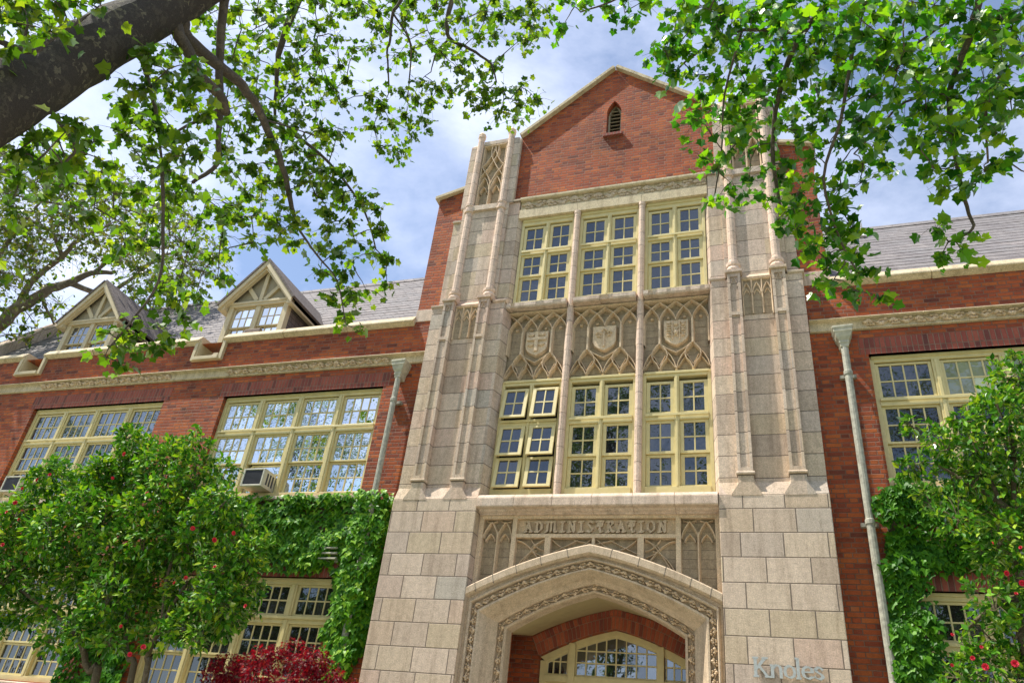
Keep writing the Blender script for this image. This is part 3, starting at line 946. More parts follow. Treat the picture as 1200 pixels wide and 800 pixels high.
# shield panels between the two rows of windows
def shield_panel(a, b, kind):
    z0, z1 = 7.885, 9.305
    W_ = b - a
    def P(u, v):
        return (a + u * W_, z1 - v * (z1 - z0))
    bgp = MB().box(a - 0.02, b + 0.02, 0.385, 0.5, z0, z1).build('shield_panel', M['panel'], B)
    r = MB()
    yb, yf = 0.386, 0.285
    r.rib([P(-0.01, 0.02), P(1.01, 0.02)], 0.07, yf - 0.02, yb)
    for u in (0.0, 0.5, 1.0, -0.5, 0.25, 0.75, -0.25):
        pts = []
        for (x, z) in arch_pts(u, u + 0.5, 0, 0.27, 10, 1.9):
            pts.append((x, 0.315 - z))
        keep = [P(x, v) for x, v in pts if -0.005 <= x <= 1.005]
        r.rib(keep, 0.036, yf + 0.004 * abs(u) + (0.001 if u < 0 else 0), yb)
    for u in (0.0, 0.25, 0.5, 0.75):
        for k in (0.115,):
            r.lump((P(u + k, 0.25)[0], yb, P(0, 0.25)[1]), 0.02, 0.05, 0.03)
            r.lump((P(u + 0.25 - k, 0.25)[0], yb, P(0, 0.25)[1]), 0.02, 0.05, 0.03)
    for u, w in ((0.008, 0.05), (0.25, 0.06), (0.75, 0.06), (0.992, 0.05)):
        r.rib([P(u, 0.31), P(u, 0.64)], w, yf - 0.008, yb, 0.3)
    # bottom net: ogee lobes hanging below the posts
    og = [(0.0, 0.0), (0.05, 0.035), (0.105, 0.1), (0.12, 0.16), (0.095, 0.215), (0.04, 0.27), (0.0, 0.345)]
    for u in (0.25, 0.75):
        for q in (-1, 1):
            r.rib([P(u + q * x, 0.63 + v) for x, v in og], 0.034, yf + 0.003 * q, yb)
    for u in (0.0, 0.5, 1.0):
        for q in (-1, 1):
            pts = [(u + q * x, 0.97 - v) for x, v in ((0.0, 0.0), (0.03, 0.09), (0.08, 0.17), (0.16, 0.25), (0.25, 0.335))]
            r.rib([P(x, v) for x, v in pts if -0.01 <= x <= 1.01], 0.034, yf + 0.012 + 0.002 * q, yb)
            pts = [(u + q * x, 0.95 - v) for x, v in ((0.02, 0.0), (0.10, 0.10), (0.165, 0.16), (0.25, 0.03))]
            r.rib([P(x, v) for x, v in pts if -0.01 <= x <= 1.01], 0.026, yf + 0.025 + 0.002 * q, yb)
    r.rib([P(0.25, 0.625), P(0.36, 0.70), P(0.5, 0.76), P(0.64, 0.70), P(0.75, 0.625)], 0.034, yf + 0.006, yb)
    for u in (0.25, 0.5, 0.75):
        r.lump((P(u, 0)[0], yb, P(0, 0.975)[1]), 0.03, 0.08, 0.03)
    r.build('tracery', M['rib'], bgp)
    # the shield itself
    sp = [(-0.20, 0.0), (0.20, 0.0), (0.20, -0.31), (0.172, -0.38), (0.10, -0.44), (0.0, -0.49), (-0.10, -0.44), (-0.172, -0.38), (-0.20, -0.31)]
    cx, cz = P(0.5, 0.31)
    s = MB()
    s.loft([[(cx + x * 1.04, yb, cz + z * 1.03) for x, z in sp], [(cx + x, 0.31, cz + z) for x, z in sp]])
    so_ = s.build('shield', M['rib'], bgp, bevel=0.006)
    c = MB()
    y0 = 0.309
    def R(x, z, hx, hz, d=0.028):
        c.box(cx + x - hx, cx + x + hx, y0 - d, y0 + 0.004, cz + z - hz, cz + z + hz)
    if kind == 0:
        R(0, -0.21, 0.03, 0.2); R(0, -0.16, 0.175, 0.030, 0.031)
        c.lump((cx, y0 - 0.016, cz - 0.16), 0.05, 0.02, 0.05)
        for x, z in ((-0.1, -0.08), (0.1, -0.08), (-0.1, -0.28), (0.1, -0.28)):
            c.lump((cx + x, y0 + 0.002, cz + z), 0.05, 0.045, 0.045)
            R(x, z, 0.055, 0.010, 0.034)
        for x in (-0.045, 0.045):
            c.rib([(cx + x * 3.4, cz - 0.02), (cx + x * 2, cz - 0.06), (cx + x * 3.2, cz - 0.11)], 0.02, y0 - 0.012, y0)
    elif kind == 1:
        R(0.0, -0.27, 0.012, 0.15)
        for x, z in ((-0.1, -0.16), (0.0, -0.1), (0.09, -0.15)):
            for k in range(5):
                an = PI / 2 + (k - 2) * 0.75
                c.lump((cx + x + 0.03 * math.cos(an), y0 + 0.002, cz + z + 0.03 * math.sin(an)), 0.022, 0.04, 0.022)
            c.rib([(cx + x, cz + z), (cx + x * 0.6, cz + z - 0.08)], 0.016, y0 - 0.025, y0)
            R(x, z - 0.05, 0.028, 0.006)
    else:
        for x in (-0.06, 0.06):
            R(x, -0.2, 0.007, 0.185)
        for z in (-0.08, -0.18, -0.28):
            c.rib([(cx - 0.15, cz + z + 0.02), (cx - 0.11, cz + z), (cx - 0.08, cz + z + 0.02)], 0.026, y0 - 0.03, y0)
            R(-0.115, z - 0.03, 0.035, 0.007)
            c.rib([(cx + 0.08, cz + z + 0.03), (cx + 0.12, cz + z - 0.02), (cx + 0.155, cz + z + 0.03)], 0.024, y0 - 0.03, y0)
            R(0.12, z - 0.035, 0.03, 0.007)
        c.lump((cx, y0, cz - 0.09), 0.04, 0.045, 0.04)
        c.lump((cx, y0, cz - 0.25), 0.05, 0.05, 0.06)
        for q in (-1, 1):
            c.lump((cx + q * 0.025, y0, cz - 0.17), 0.02, 0.02, 0.03)
            c.lump((cx + q * 0.03, y0, cz - 0.31), 0.018, 0.02, 0.02)
    c.build('charge', M['rib'], bgp)
    tag(bgp, ['shield panel with a cross and four small charges', 'shield panel with three sprigs', 'shield panel with three upright rows of charges'][kind])
for i, (a, b) in enumerate(BAYS):
    shield_panel(a, b, i)

# ---------------------------------------------------------------- inscription stage over the arch
def g_(u):
    return 1 - (0.55 * u + 0.45 * u * u)
def curve(xs, zs, za, n=14):
    R_ = [(xs * (1 - k / n), zs + (za - zs) * g_(1 - k / n)) for k in range(n + 1)]
    return [(-x, z) for x, z in R_] + [(x, z) for x, z in reversed(R_[:-1])]
HOOD = curve(1.806, 4.31, 4.95)
def hood_z(x):
    return 4.31 + 0.64 * g_(min(1, abs(x) / 1.806))
mb = MB()
# ground of the stage, above the hood only
top = [(x, z - 0.03) for x, z in HOOD]
mb.prism([(-1.806, 5.46)] + top + [(1.806, 5.46)], 0.30, 0.5)
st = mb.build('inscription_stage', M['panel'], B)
f = MB()
f.box(-1.806, 1.806, 0.2, 0.31, 5.395, 5.445)
f.box(-1.19, 1.19, 0.205, 0.31, 5.105, 5.16)
f.box(-1.19, 1.19, 0.272, 0.31, 5.16, 5.395)
for s in (-1, 1):
    f.box(*sorted((s * 1.19, s * 1.26)), 0.196, 0.31, 4.4, 5.394)
    f.box(*sorted((s * 1.735, s * 1.806)), 0.198, 0.31, 4.25, 5.394)
    f.box(*sorted((s * 0.645, s * 0.735)), 0.208, 0.31, 4.6, 5.104)
f.box(-0.022, 0.022, 0.21, 0.31, 4.85, 5.104)
for s in (-1, 1):
    x0, x1 = 1.262, 1.733
    xm = (x0 + x1) / 2
    f.rib([(s * xm, 4.3), (s * xm, 5.2)], 0.05, 0.215, 0.31)
    for a, b in ((x0 + 0.005, xm), (xm, x1 - 0.005)):
        f.rib([(s * x, z) for x, z in arch_pts(a, b, 5.10, 0.25)], 0.04, 0.218, 0.31)
        f.rib([(s * x, z) for x, z in arch_pts(a + 0.04, b - 0.04, 5.05, 0.12)], 0.026, 0.235, 0.31)
        f.rib([(s * ((a + b) / 2 + q), 5.37 + r) for q, r in ((-0.09, 0), (0, -0.03), (0.09, 0))], 0.022, 0.24, 0.31)
    # crossing arcs beside the arch
    def clip(pts):
        return [(s * x, z) for x, z in pts if z > hood_z(x) + 0.0]
    f.rib(clip([(1.18 - 0.5 * t, 5.09 - 0.02 - 0.52 * t ** 1.8) for t in [k / 12 for k in range(13)]]), 0.028, 0.24, 0.31)
    f.rib(clip([(0.75 + 0.43 * t, 5.09 - 0.55 * t ** 1.5) for t in [k / 12 for k in range(13)]]), 0.028, 0.243, 0.31)
    f.rib(clip([(1.18 - 0.32 * t, 4.62 + 0.30 * (1 - (1 - t) ** 2)) for t in [k / 12 for k in range(13)]]), 0.028, 0.246, 0.31)
    f.rib(clip([(0.75 + 0.22 * t, 4.93 + 0.16 * t * t) for t in [k / 8 for k in range(9)]]), 0.026, 0.249, 0.31)
    f.rib(clip([(0.75 + 0.20 * math.sin(t * PI), 5.08 - 0.25 * t) for t in [k / 10 for k in range(11)]]), 0.024, 0.252, 0.31)
    f.rib(clip([(0.64 - 0.6 * t, 5.09 - 0.16 * math.sin(t * PI)) for t in [k / 12 for k in range(13)]]), 0.026, 0.24, 0.31)
    f.rib(clip([(0.64 - 0.4 * t, 4.88 + 0.2 * t) for t in [k / 8 for k in range(9)]]), 0.026, 0.243, 0.31)
    f.rib(clip([(0.3 - 0.28 * t, 5.08 - 0.06 * t) for t in [k / 6 for k in range(7)]]), 0.024, 0.246, 0.31)
f.build('carved_frame', M['rib'], st)

def hull(pts):
    pts = sorted(set((round(a, 6), round(b, 6)) for a, b in pts))
    def half(ps):
        h = []
        for p in ps:
            while len(h) > 1 and (h[-1][0] - h[-2][0]) * (p[1] - h[-2][1]) - (h[-1][1] - h[-2][1]) * (p[0] - h[-2][0]) <= 0:
                h.pop()
            h.append(p)
        return h
    return half(pts)[:-1] + half(pts[::-1])[:-1]
cnt = [0]
def nib(mb, pts, x0, z0, sx, sz, nw, nt_, ang, yf, yb):
    """a broad-nib pen stroke, cut as solid lettering"""
    ca, sa = math.cos(ang), math.sin(ang)
    q = [(ca * nw / 2 - sa * nt_ / 2, sa * nw / 2 + ca * nt_ / 2), (ca * nw / 2 + sa * nt_ / 2, sa * nw / 2 - ca * nt_ / 2)]
    q = q + [(-a, -b) for a, b in q]
    P = [(x0 + a * sx, z0 + b * sz) for a, b in pts]
    for a, b in zip(P, P[1:]):
        cnt[0] += 1
        e = (cnt[0] % 23) * 0.00012
        mb.prism(hull([(a[0] + u, a[1] + v) for u, v in q] + [(b[0] + u, b[1] + v) for u, v in q]), yf - e, yb)
BL = {
 'A': [[(.16, .86), (.36, .98), (.56, .75), (.84, .08)], [(.46, .84), (.3, .42), (.14, .06)], [(.0, .06), (.3, .08)], [(.68, .08), (1.0, .1)], [(.28, .40), (.66, .40)]],
 'D': [[(.02, .9), (.5, .95), (.86, .7), (.86, .3), (.5, .06), (.04, .1)], [(.3, .9), (.26, .5), (.3, .1)]],
 'M': [[(.04, .84), (.22, .94), (.2, .1), (.04, .05)], [(.22, .8), (.5, .96), (.5, .1)], [(.5, .8), (.8, .96), (.8, .1), (.98, .08)]],
 'I': [[(.14, .9), (.86, .93)], [(.5, .92), (.5, .08)], [(.12, .06), (.88, .09)]],
 'N': [[(.0, .9), (.24, .95), (.78, .06)], [(.22, .86), (.22, .08)], [(.02, .05), (.42, .08)], [(.8, .94), (.8, .08)], [(.62, .93), (.98, .95)]],
 'S': [[(.9, .84), (.5, .97), (.14, .75), (.5, .53), (.86, .28), (.5, .04), (.08, .15)]],
 'T': [[(.0, .86), (.1, .95), (.98, .93)], [(.52, .92), (.5, .2), (.62, .05), (.84, .1)], [(.24, .8), (.2, .5)], [(.8, .8), (.78, .55)]],
 'R': [[(.04, .9), (.3, .94), (.26, .08)], [(.04, .05), (.46, .08)], [(.3, .94), (.66, .94), (.78, .72), (.34, .5)], [(.44, .52), (.76, .1), (1.0, .1)]],
 'O': [[(.5, .97), (.14, .74), (.14, .28), (.5, .04), (.86, .28), (.86, .74), (.5, .97)]],
}
t = MB()
word = 'ADMINISTRATION'
pitch = 2.17 / len(word)
adv = {'M': 1.4, 'I': 0.78, 'S': 0.9, 'T': 0.92}
pitch = 2.17 / sum(adv.get(c_, 1.0) for c_ in word)
xl = -1.085
for i, chx in enumerate(word):
    wl = pitch * adv.get(chx, 1.0)
    xl += wl
    for stx in BL[chx]:
        nib(t, stx, xl - wl + 0.012, 5.183, wl - 0.036, 0.180, 0.032, 0.014, math.radians(40), 0.212, 0.274)
t.build('lettering', M['jointless'], st)

# the arch: mouldings lofted from the hood down to the inner edge
LAY = [(1.806, 4.315, 4.955, 0.31), (1.806, 4.31, 4.95, 0.02), (1.806, 4.29, 4.93, 0.0), (1.806, 4.20, 4.83, 0.0), (1.805, 4.175, 4.805, 0.045), (1.80, 4.17, 4.80, 0.10),
       (1.77, 4.14, 4.775, 0.105), (1.75, 4.125, 4.76, 0.06), (1.735, 4.11, 4.745, 0.055), (1.72, 4.10, 4.735, 0.075), (1.715, 4.095, 4.73, 0.15), (1.625, 4.01, 4.635, 0.155), (1.62, 4.005, 4.63, 0.085),
       (1.595, 3.985, 4.61, 0.085), (1.58, 3.975, 4.60, 0.11), (1.53, 3.955, 4.575, 0.2), (1.47, 3.93, 4.54, 0.31), (1.40, 3.905, 4.49, 0.39), (1.395, 3.9, 4.485, 0.46), (1.31, 3.855, 4.405, 0.48), (1.305, 3.85, 4.40, 0.42),
       (1.285, 3.84, 4.385, 0.415), (1.27, 3.83, 4.37, 0.44), (1.265, 3.825, 4.365, 0.66)]
mb = MB()
loops = []
for xs, zs, za, y in LAY:
    c = curve(xs, zs, za)
    loops.append([(-xs, y, 0)] + [(x, y, z) for x, z in c] + [(xs, y, 0)])
mb.loft(loops, False, False)
ar = mb.build('stone_arch', M['jointless'], B)
v = MB()
vine(v, [(-1.67, 0.3), (-1.67, 4.05)] + curve(1.67, 4.05, 4.682)[1:-1] + [(1.67, 4.05), (1.67, 0.3)], 0.092, 0.07, 0.154, 0.125)
v.build('carved_band', M['rib'], ar)
v = MB()
vine(v, [(-1.352, 0.3), (-1.352, 3.878)] + curve(1.352, 3.878, 4.445)[1:-1] + [(1.352, 3.878), (1.352, 0.3)], 0.085, 0.395, 0.472, 0.15)
v.build('carved_band', M['rib'], ar)
# joints between the arch stones: thin recessed looking lines of dark mortar
M['dark_mortar'] = plain_mat('dark mortar', (0.13, 0.11, 0.09), 0.9, 0, 0.3, 20, 0)
for x in (0.33, 0.72, 1.08, 1.42, 1.68):
    for s in (-1, 1):
        z = hood_z(x)
        dz = 0.13
        MB().prism([(s * (x - 0.004), z - 0.005), (s * (x + 0.004), z - 0.007), (s * (x - 0.028 + 0.004), z - dz), (s * (x - 0.028 - 0.004), z - dz)], -0.0015, 0.02).build('mortar_joint', M['dark_mortar'], ar)

# porch behind the arch
mb = MB()
for s in (-1, 1):
    mb.box(*sorted((s * 1.76, s * 1.8)), 0.66, 2.0, 0, 4.3)
    mb.box(*sorted((s * 1.268, s * 1.80)), 0.655, 0.7, 0, 3.9)
back = [(-1.76, 0)] + [(-1.225, 0)] + curve(1.225, 3.76, 4.215) + [(1.225, 0), (1.76, 0), (1.76, 4.7), (-1.76, 4.7)]
n = len(curve(1.225, 3.76, 4.215))
cv = curve(1.225, 3.76, 4.215)
mb.add([(-1.76, 2.0, 0), (-1.225, 2.0, 0), (-1.225, 2.0, 4.7), (-1.76, 2.0, 4.7)], [(0, 1, 2, 3)])
mb.add([(1.76, 2.0, 0), (1.225, 2.0, 0), (1.225, 2.0, 4.7), (1.76, 2.0, 4.7)], [(0, 1, 2, 3)])
for a, b in zip(cv, cv[1:]):
    mb.add([(a[0], 2.0, a[1]), (b[0], 2.0, b[1]), (b[0], 2.0, 4.7), (a[0], 2.0, 4.7)], [(0, 1, 2, 3)])
    mb.add([(a[0], 2.0, a[1]), (b[0], 2.0, b[1]), (b[0], 2.2, b[1]), (a[0], 2.2, a[1])], [(0, 1, 2, 3)])
for s in (-1, 1):
    mb.add([(s * 1.225, 2.0, 0), (s * 1.225, 2.2, 0), (s * 1.225, 2.2, 3.76), (s * 1.225, 2.0, 3.76)], [(0, 1, 2, 3)])
mb.build('porch_wall', M['brick'], B)
mb = MB()
fc = [(-1.8, 3.83)] + curve(1.265, 3.825, 4.365) + [(1.8, 3.83)]
bc = [(-1.8, 4.06)] + curve(1.36, 4.06, 4.52) + [(1.8, 4.06)]
mb.loft([[(x, 0.655, z) for x, z in fc], [(x, 2.003, z) for x, z in bc]], False, False)
mb.build('porch_ceiling', M['plaster'], B)
# two rings of rowlock brick round the inner arch
mb = MB()
def ring(c0, c1, n, y):
    def along(cv, f):
        s_ = f * (len(cv) - 1)
        i = min(int(s_), len(cv) - 2)
        t_ = s_ - i
        return (cv[i][0] * (1 - t_) + cv[i + 1][0] * t_, cv[i][1] * (1 - t_) + cv[i + 1][1] * t_)
    for k in range(n):
        f0, f1 = (k + 0.07) / n, (k + 0.93) / n
        a, b, c, d = along(c0, f0), along(c0, f1), along(c1, f1), along(c1, f0)
        mb.prism([a, b, c, d], y - random.uniform(0.0, 0.004), 2.01)
ring(curve(1.228, 3.764, 4.22), curve(1.29, 3.92, 4.405), 40, 1.985)
ring(curve(1.295, 3.93, 4.415), curve(1.355, 4.035, 4.51), 41, 1.983)
ba = mb.build('brick_arch', M['arch_brick'], B)
mo = MB()
mo.loft([[(x, 1.993, z) for x, z in curve(1.227, 3.762, 4.217)], [(x, 1.993, z) for x, z in curve(1.357, 4.038, 4.513)]], False, False)
mo.build('mortar_bed', M['mortar'], ba)
# entrance doors and fanlight
d = MB()
o1, i1 = curve(1.222, 3.758, 4.21), curve(1.14, 3.70, 4.135)
d.loft([[(x, 2.10, z) for x, z in o1], [(x, 2.10, z) for x, z in i1], [(x, 2.2, z) for x, z in i1]], False, False)
for s in (-1, 1):
    d.box(*sorted((s * 1.12, s * 1.222)), 2.10, 2.22, 0, 3.71)
    d.box(*sorted((s * 0.645, s * 0.755)), 2.06, 2.22, 0, 3.99)
d.box(-1.14, 1.14, 2.085, 2.22, 3.40, 3.50)
do = d.build('entrance_door', M['paint'], B, bevel=0.004)
def fan_z(x):
    return 3.70 + 0.435 * g_(min(1, abs(x) / 1.14))
fb = MB()
for x in [-0.64 + 1.28 * k / 8 for k in range(9)]:
    fb.box(x - 0.011, x + 0.011, 2.13, 2.16, 3.50, fan_z(x) - 0.02)
for s in (-1, 1):
    for x in (0.78, 0.90, 1.01, 1.11):
        fb.box(s * x - 0.011, s * x + 0.011, 2.13, 2.16, 3.50, fan_z(x) - 0.01)
    fb.box(*sorted((s * 0.76, s * 1.12)), 2.128, 2.158, 3.70, 3.72)
    fb.box(*sorted((s * 0.76, s * 1.12)), 2.126, 2.158, 3.50, 3.53)
for z in (3.71, 3.89):
    lim = 0.64 if z < 3.9 else 0.55
    fb.box(-lim, lim, 2.128, 2.158, z - 0.01, z + 0.01)
fb.box(-0.64, 0.64, 2.122, 2.158, 3.50, 3.53)
fb.loft([[(x, 2.118, z) for x, z in curve(1.14, 3.70, 4.135)], [(x, 2.118, z) for x, z in curve(1.12, 3.67, 4.10)], [(x, 2.16, z) for x, z in curve(1.12, 3.67, 4.10)]], False, False)
fb.build('fanlight', M['paint'], do, bevel=0.003)
fg = MB()
for k in range(8):
    xa, xb = -0.64 + 0.16 * k, -0.48 + 0.16 * k
    for za, zb in ((3.50, 3.71), (3.71, 3.89), (3.89, 4.14)):
        t1 = random.uniform(-0.0012, 0.0012)
        ta, tb = min(zb, fan_z(xa)), min(zb, fan_z(xb))
        if ta <= za and tb <= za:
            continue
        fg.add([(xa, 2.15 + t1, za), (xb, 2.15 - t1, za), (xb, 2.15 - t1, max(tb, za)), (xa, 2.15 + t1, max(ta, za))], [(0, 1, 2, 3)])
for s in (-1, 1):
    for xa, xb in ((0.76, 0.90), (0.90, 1.01), (1.01, 1.12)):
        for za, zb in ((3.50, 3.71), (3.71, 4.14)):
            ta, tb = min(zb, fan_z(xa)), min(zb, fan_z(xb))
            fg.add([(s * xa, 2.15, za), (s * xb, 2.151, za), (s * xb, 2.151, max(tb, za)), (s * xa, 2.15, max(ta, za))], [(0, 1, 2, 3)])
fg.build('glass', M['glass'], do, weld=False)
lf = MB()
for s in (-1, 1):
    a, b = sorted((s * 0.005, s * 0.64))
    lf.box(a, a + 0.1, 2.12, 2.16, 0.07, 3.40)
    lf.box(b - 0.1, b, 2.12, 2.16, 0.07, 3.40)
    for za, zb in ((0.07, 0.35), (1.3, 1.42), (3.28, 3.40)):
        lf.box(a + 0.1, b - 0.1, 2.121, 2.159, za, zb)
    lf.box(a + 0.1, b - 0.1, 2.135, 2.15, 0.35, 1.3)
    a, b = sorted((s * 0.76, s * 1.12))
    lf.box(a, b, 2.135, 2.15, 0.07, 3.40)
lf.build('door_leaf', M['paint'], do, bevel=0.003)
MB().box(-0.56, 0.56, 2.14, 2.145, 1.42, 3.3).build('glass', M['glass_dark'], do, weld=False)
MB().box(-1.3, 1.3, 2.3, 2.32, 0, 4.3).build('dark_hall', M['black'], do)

# ---------------------------------------------------------------- slate roofs and dormers
SL = 1.2
def roof(x0, x1):
    mb = MB()
    y0, z0, y1 = 0.98, 9.18, 5.33
    z1 = z0 + SL * (y1 - y0)
    mb.xprism([(y0, z0), (y1, z1), (2 * y1 - y0, z0), (2 * y1 - y0, z0 - 0.15), (y1, z1 - 0.18), (y0, z0 - 0.15)], x0, x1)
    r = mb.build('roof', M['slate'], B)
    mb = MB()
    n = int((x1 - x0) / 0.45)
    for k in range(n):
        a = x0 + (x1 - x0) * k / n
        b = x0 + (x1 - x0) * (k + 1) / n
        mb.xprism([(y1 - 0.13, z1 - 0.12), (y1 - 0.02, z1 + 0.045), (y1 + 0.02, z1 + 0.045), (y1 + 0.13, z1 - 0.12)], a + 0.003, b - 0.003)
    mb.build('ridge_cap', M['slate'], r)
    MB().box(x0, x1, 0.6, 1.02, 9.05, 9.15).build('gutter', M['zinc'], r)
    return r, (y0, z0, y1, z1)
rl, rp = roof(-18.2, -3.4)
rr, rp = roof(3.4, 14.5)
# slate courses stand a little proud in long uneven laps
for (xa, xb, ro) in ((-18.0, -3.5, rl), (3.5, 14.5, rr)):
    lap = MB()
    for k in range(1, 26):
        y = 0.98 + 4.35 * k / 26
        z = 9.18 + SL * (y - 0.98)
        x = xa
        while x < xb:
            l = random.uniform(0.6, 2.4)
            e = random.uniform(0.003, 0.011)
            lap.xprism([(y, z + 0.002), (y - 0.77 * e, z + 0.64 * e), (y + 0.16 - 0.77 * 0.002, z + 0.16 * SL + 0.002)], x, min(x + l, xb))
            x += l + 0.004
    lap.build('slate_lap', M['slate'], ro)
# raised stone verge at the far gable end
mb = MB()
y0, z0, y1, z1 = rp
for k in range(9):
    f0, f1 = k / 9, (k + 1) / 9
    ya, yb = y0 + (y1 - y0) * f0 - 0.5, y0 + (y1 - y0) * f1 - 0.5 - 0.012
    za, zb = z0 + (z1 - z0) * f0 - 0.5 * SL, z0 + (z1 - z0) * f1 - 0.5 * SL - 0.012
    pr = [(ya, za - 0.1), (ya, za + 0.42), (yb, zb + 0.42), (yb, zb - 0.1)]
    mb.xprism([(a + 0.5, b + 0.5 * SL) for a, b in pr], -18.75, -18.15)
mb.build('verge_coping', M['sill'], B, bevel=0.01)
mb = MB()
mb.add([(-18.2, 0.5, 8.4), (-18.2, 10.2, 8.4), (-18.2, 5.33, 14.4)], [(0, 1, 2)])
mb.build('end_gable', M['brick'], B)
mb = MB()
px, py = 4.95, 4.75
pz = 9.18 + SL * (py - 0.98)
mb.tube([(px, py, pz - 0.1), (px, py, pz + 0.42)], 0.045, 10)
mb.tube([(px, py, pz - 0.02), (px, py, pz + 0.1)], [0.11, 0.05], 10)
mb.build('vent_pipe', plain_mat('white vent pipe', (0.75, 0.72, 0.66), 0.5, 0, 0.2, 20, 0), B)

def dormer(xc):
    YD = 1.2
    AP, EV, HW = 12.02, 10.86, 0.985
    f = MB()
    f.box(-0.82, -0.685, YD, YD + 0.14, 9.3, 10.84)
    f.box(0.685, 0.82, YD, YD + 0.14, 9.3, 10.84)
    f.box(-0.06, 0.06, YD + 0.01, YD + 0.14, 9.8, 10.84)
    f.box(-0.84, 0.84, YD - 0.02, YD + 0.15, 10.84, 10.965)
    f.box(-0.86, 0.86, YD - 0.04, YD - 0.021, 10.90, 10.96)
    f.box(-0.685, 0.685, YD - 0.03, YD + 0.14, 9.72, 9.82)
    f.box(-0.685, 0.685, YD + 0.02, YD + 0.1, 9.3, 9.72)
    # king post and struts
    f.box(-0.05, 0.05, YD - 0.012, YD + 0.08, 10.965, 11.78)
    for s in (-1, 1):
        a = (s * 0.10, 10.99)
        b = (s * 0.42, 11.36)
        dx, dz = b[0] - a[0], b[1] - a[1]
        L = math.hypot(dx, dz)
        nx, nz = -dz / L * 0.05, dx / L * 0.05
        f.prism([(a[0] + nx, a[1] + nz), (a[0] - nx, a[1] - nz), (b[0] - nx, b[1] - nz), (b[0] + nx, b[1] + nz)], YD - 0.008, YD + 0.08)
    root = f.build('dormer', M['timber'], B, bevel=0.005, loc=(xc, 0, 0))
    t = MB()
    t.prism([(-0.83, 10.96), (0.83, 10.96), (0, 11.93)], YD + 0.05, YD + 0.12)
    t.build('gable_board', M['infill'], root)
    bb = MB()
    sl = (AP - EV) / HW
    for s in (-1, 1):
        bb.prism([(0, AP), (s * HW, EV), (s * HW, EV - 0.15), (s * 0.0, AP - 0.17)], YD - 0.17, YD - 0.12)
        bb.prism([(0, AP - 0.17), (s * (HW - 0.06), EV - 0.06), (s * (HW - 0.06), EV - 0.12), (0, AP - 0.25)], YD - 0.121, YD - 0.03)
        bb.prism([(s * 0.84, EV + 0.0), (s * HW, EV - 0.1), (s * HW, EV - 0.15), (s * 0.84, EV - 0.12)], YD - 0.12, 2.45)
    bb.build('bargeboard', M['timber'], root, bevel=0.005)
    rf = MB()
    L = math.hypot(HW, AP - EV)
    for s in (-1, 1):
        slope_box(rf, s * (HW + 0.03), EV - 0.035, 0, AP, 0.0, 0.055, YD - 0.19, 3.7)
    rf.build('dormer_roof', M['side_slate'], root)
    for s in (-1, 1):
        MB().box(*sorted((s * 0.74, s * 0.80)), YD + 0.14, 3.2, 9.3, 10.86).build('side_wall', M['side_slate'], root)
    for x0 in (-0.68, 0.065):
        for (za, zb, nx, ny) in ((10.28, 10.83, 3, 2), (9.82, 10.30, 3, 2)):
            so_ = sash_mesh(0.615, zb - za, nx, ny, 0.045, YD + (0.05 if za > 10 else 0.085)).build('sash', M['timber'], root, bevel=0.003)
            so_.location = (x0, 0, za)
            gl = MB()
            panes(gl, x0, za, 0.615, zb - za, nx, ny, 0.045, YD + (0.07 if za > 10 else 0.105))
            gl.build('glass', M['glass_bright'] if xc > -10 else M['glass'], root, weld=False)
    return root
for xc in (-13.24, -8.33, 8.33):
    dm = dormer(xc)
    if xc == -8.33:
        MB().box(-0.12, 0.3, 1.15, 1.24, 9.84, 10.16).build('window_fan', plain_mat('brown fan panel', (0.2, 0.14, 0.1), 0.6), dm, bevel=0.01)

# ---------------------------------------------------------------- downspouts, vent
def downspout(x):
    mb = MB()
    mb.tube([(x, 0.12, 8.1), (x, 0.12, 0.1)], 0.052, 12)
    for z in (7.5, 5.25, 3.0, 0.9):
        mb.tube([(x, 0.12, z), (x, 0.12, z + 0.015), (x, 0.12, z + 0.07), (x, 0.12, z + 0.085)], [0.054, 0.064, 0.064, 0.054], 12)
        mb.box(x - 0.11, x + 0.11, 0.2, 0.268, z + 0.01, z + 0.06)
    p = mb.build('downspout', M['zinc'], B)
    h = MB()
    prof = [(7.98, 0.066), (8.03, 0.07), (8.05, 0.085), (8.08, 0.075), (8.14, 0.115), (8.2, 0.135), (8.22, 0.15), (8.26, 0.15), (8.285, 0.165), (8.315, 0.165)]
    h.loft([[(x - r * 0.88, 0.12 - r * 0.7, z), (x + r * 0.88, 0.12 - r * 0.85, z), (x + r * 0.88, 0.262, z), (x - r * 0.88, 0.262, z)] for z, r in prof])
    h.build('hopper_head', M['vent'], p, bevel=0.005)
    return p
downspout(-3.70)
downspout(3.72)
v = MB()
v.box(-4.50, -4.16, 0.2, 0.275, 4.69, 4.71)
v.box(-4.50, -4.16, 0.2, 0.275, 4.96, 4.98)
for k in range(3):
    z = 4.72 + k * 0.085
    v.xprism([(0.13, z), (0.13, z + 0.02), (0.24, z + 0.075), (0.27, z + 0.075), (0.27, z)], -4.49, -4.17)
v.build('wall_vent', M['vent'], B, bevel=0.003)

